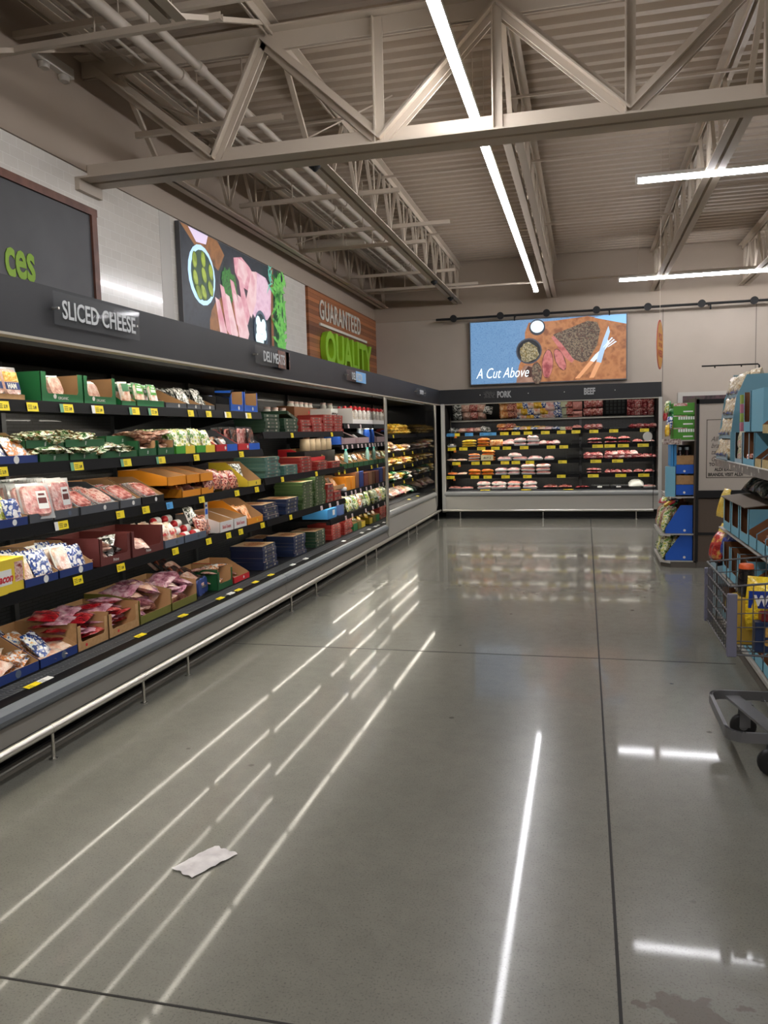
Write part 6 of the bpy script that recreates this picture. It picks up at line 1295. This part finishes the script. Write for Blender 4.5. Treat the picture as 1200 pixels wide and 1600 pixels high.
# hanging oval offer sign
t = thing('hanging_sign', 'oval orange and red offer sign hanging edge-on right of the steak screen', 'hanging sign', (.846, 10.0, 2.51), math.radians(76))
n = 28; c = [(.30*math.cos(2*PI*k/n)*.72, .285*math.sin(2*PI*k/n)) for k in range(n)]
MB().prism(c, 'y', -.003, .003).build('red_rim', mat('offer_red', (196, 70, 50), .5), t)
for s_ in (-1, 1): MB().prism([(a*.9, b*.93) for a, b in c], 'y', s_*.0035, s_*.0045).build('orange_face', mat('offer_orange', (236, 170, 70), .5), t)
txt('PICK', .11, mat('offer_red'), 'offer_word', t, .0005, .002, loc=(0, -.006, .05), align='CENTER'); txt('OF THE', .07, mat('offer_red'), 'offer_word', t, .0005, .001, loc=(0, -.006, -.03), align='CENTER'); txt('WEEK', .11, mat('offer_red'), 'offer_word', t, .0005, .002, loc=(0, -.006, -.14), align='CENTER')
MB().tube([(0, 0, .285), (0, 0, CEZ-2.51)], .0025, 5).build('hanging_wire', STEEL_P, t)

# ================================================================== SHOPPING TROLLEY
WIRE = mat('trolley_wire', (100, 100, 102), .35, metal=.6); WPL = mat('trolley_grey_plastic', (112, 112, 130), .5); WB = mat('trolley_black', (26, 26, 27), .45)
tx, ty0, ty1, tx1 = .60, 3.63, 4.30, 1.52
t = thing('shopping_trolley', 'dark wire shopping trolley at the right edge holding snacks', 'trolley', (tx, (ty0+ty1)/2, 0))
hy = (ty1-ty0)/2; LX = tx1-tx
def top(x): return .865+.10*(x/LX)
def bot(x): return .570-.02*(x/LX)
for s_, nm in ((-1, 'near_side_grid'), (1, 'far_side_grid')):
    mb = MB(); yo = s_*hy; yb = s_*(hy-.0)
    mb.tube([(0, yo, top(0)), (LX, yo, top(LX))], .005, 6); mb.tube([(0, yb, bot(0)), (LX, yb, bot(LX))], .005, 6)
    for k in range(1, 5): f = k/5; mb.tube([(0, yo, bot(0)+(top(0)-bot(0))*f), (LX, yo, bot(LX)+(top(LX)-bot(LX))*f)], .0026, 5)
    for k in range(1, 20): x = LX*k/20; mb.tube([(x, yb, bot(x)), (x, yo, top(x))], .0024, 5)
    mb.build(nm, WIRE, t)
mb = MB()
for z in (0, .2, .4, .6, .8, 1): zz = bot(0)+(top(0)-bot(0))*z; mb.tube([(0, -hy, zz), (0, hy, zz)], .005 if z in (0, 1) else .004, 6)
for k in range(1, 14): y = -hy+2*hy*k/14; mb.tube([(0, y, bot(0)), (0, y, top(0))], .0024, 5)
mb.build('nose_grid', WIRE, t)
mb = MB()
for k in range(12): y = -hy+2*hy*k/11; mb.tube([(0, y, bot(0)), (LX, y, bot(LX))], .0026, 5)
for k in range(10): x = LX*k/9; mb.tube([(x, -hy, bot(x)), (x, hy, bot(x))], .0026, 5)
mb.build('basket_floor', WIRE, t)
for s_ in (-1, 1): MB().prism([(-.012, s_*hy-.014*0-.012), (.028, s_*hy-.012), (.028, s_*hy+.012), (-.012, s_*hy+.012)], 'z', bot(0)-.01, top(0)-.03).build('corner_guard', WPL, t, .004)
# base tray
fr = []
for a in range(0, 91, 15): r_ = .07; fr.append((.01+r_-r_*math.cos(math.radians(a)), -hy+.04+r_-r_*math.sin(math.radians(a)), .19))
fr = [(LX, -hy+.04, .20)] + fr[::-1] 
fr2 = [(p_[0], -p_[1], p_[2]) for p_ in fr[::-1]]
pts = fr + fr2
mb = MB()
for a, b in zip(pts, pts[1:]): mb.bar(a, b, .016, .045, 0)
for p_ in pts: mb.lathe([(.008, -.0225), (.008, .0225)], p_, 8)
mb.build('base_frame', mat('trolley_frame', (120, 120, 122), .35, metal=.5), t)
MB().bar((.12, hy-.05, .185), (.24, -hy+.05, .185), .07, .012).build('cross_plate', mat('trolley_plate', (130, 130, 132), .4, metal=.5), t)
mb = MB()
for k in range(9): x = .26+.07*k; mb.tube([(x, -hy+.05, .19), (x, hy-.05, .19)], .003, 5)
for k in range(4): y = -hy+.12+k*.145; mb.tube([(.24, y, .19), (LX-.05, y, .19)], .003, 5)
mb.build('lower_rack', WIRE, t)
for i, (xx, yy) in enumerate(((.20, -hy+.10), (.16, hy-.12), (LX-.1, -hy+.08), (LX-.1, hy-.08))):
    w2 = MB().lathe([(.012, -.016), (.052, -.016), (.062, -.010), (.062, .010), (.052, .016), (.012, .016)], n=20).xf(Matrix.Rotation(PI/2, 4, 'X')).build('wheel', WB, t, loc=(xx, yy, .062))
    MB().lathe([(.02, -.019), (.02, .019)], n=12).xf(Matrix.Rotation(PI/2, 4, 'X')).build('hub', mat('trolley_frame'), w2)
    MB().box(xx-.02, xx+.03, yy-.026, yy-.020, .06, .17).box(xx-.02, xx+.03, yy+.020, yy+.026, .06, .17).box(xx-.03, xx+.04, yy-.03, yy+.03, .165, .18).build('caster_fork', mat('trolley_plate'), t)
for s_ in (-1, 1): MB().tube([(LX-.35, s_*(hy-.02), .19), (LX-.08, s_*(hy-.01), .45), (LX-.0, s_*hy, .6), (LX+.05, s_*hy, 1.0)], .013, 8).build('rear_post', mat('trolley_frame'), t)
MB().tube([(LX+.06, -hy-.02, 1.02), (LX+.06, hy+.02, 1.02)], .016, 10).build('handle', mat('trolley_handle', (40, 60, 140), .4), t)
# contents
o = spawn('wavy_chip_bag', pouch_me(.30, .24, .10, film('film_bright_gold', [(240, 196, 20), (250, 216, 50)], 6), 360), 'yellow and blue chip bag lettered WAVY in the trolley', 'bag', None, (.83, 3.76, .64), (-.12, .05, 0))
MB().grid(lambda u, v: (-.14+.28*u, -.056+.045*abs(2*u-1)**2.5 - .004, .10+.075*v+.02*u), 8, 2).build('blue_band', mat('band_blue', (30, 60, 150), .3, coat=.5), o)
txt('WAVY', .06, WHITE, 'printed_word', o, .0008, .003, loc=(-.125, -.064, .118), wscale=.9)
o = spawn('cracker_box', box_me(.34, .05, .13, (mat('box_dark_navy', (30, 48, 84), .4),)), 'navy box with golden printed pictures at the bottom of the trolley', 'box', None, (.875, 3.648, .58), (0, 0, 0))
MB().box(-.13, .15, -.001, 0, .065, .11).build('gold_print', mat('gold_print', (190, 140, 60), .4, nz=(30, [(120, 70, 30), (226, 180, 90)])), o)
for k in range(3): MB().lathe([(.014, 0), (.014, .001)], n=12).xf(Matrix.Rotation(PI/2, 4, 'X')).build('snack_picture', mat('gold_print'), o, loc=(-.12+k*.05, -.0, .04))
spawn('yellow_bag', pouch_me(.13, .20, .07, film('film_bright_gold'), 361), 'yellow bag standing behind the corner guard in the trolley nose', 'bag', None, (.685, 3.90, .585), (-.1, 0, .7))
spawn('red_pack', box_me(.22, .06, .035, (mat('pack_dark_red', (120, 30, 34), .35),)), 'dark red pack lying on the navy box in the trolley', 'pack', None, (.84, 3.655, .712), (0, 0, .03))
o = spawn('sauce_jar', bottle_me(.038, .13, mat('jar_dark_glass', (30, 26, 26), .1, coat=.6), .9), 'dark jar with an orange lid standing in the trolley', 'jar', None, (.70, 3.835, .79), (0, 0, 0), [('lid', cap_me(.032, .118, .024, mat('lid_orange', (226, 96, 40), .4)), (0, 0, 0))])
spawn('jar_box', box_me(.12, .09, .21, (mat('carton_straw', (214, 176, 70), .5),)), 'yellow box under the orange lidded jar in the trolley', 'box', None, (.70, 3.79, .575), (0, 0, 0))
spawn('clear_bag', pouch_me(.20, .34, .05, M_CLEAR, 362), 'crumpled clear plastic bag hanging over the far trolley rim', 'bag', None, (.96, 4.36, .62), (-.1, .25, 0))

# ---- crumpled white paper on the floor
r0 = random.Random(3)
P4 = [Vector((-1.459, 2.492)), Vector((-1.355, 2.448)), Vector((-1.262, 2.630)), Vector((-1.375, 2.668))]
def pf_(u, v):
    p = P4[0]*(1-u)*(1-v)+P4[1]*u*(1-v)+P4[2]*u*v+P4[3]*(1-u)*v
    e = noise.noise(Vector((u*3, v*4, 1)))
    return (p.x+.008*noise.noise(Vector((u*4, v*4, 5))), p.y+.008*noise.noise(Vector((u*4, v*4, 9))), .004+.010*abs(e))
tag(MB().grid(pf_, 14, 18, sm=False).build('paper_sheet', mat('crumpled_paper', (226, 222, 220), .7, nz=(14, [(206, 200, 200), (236, 232, 230)]))), 'crumpled white paper sheet lying on the floor, lower left', 'paper')
over = [l for l in USED if len(l.split()) > 16]
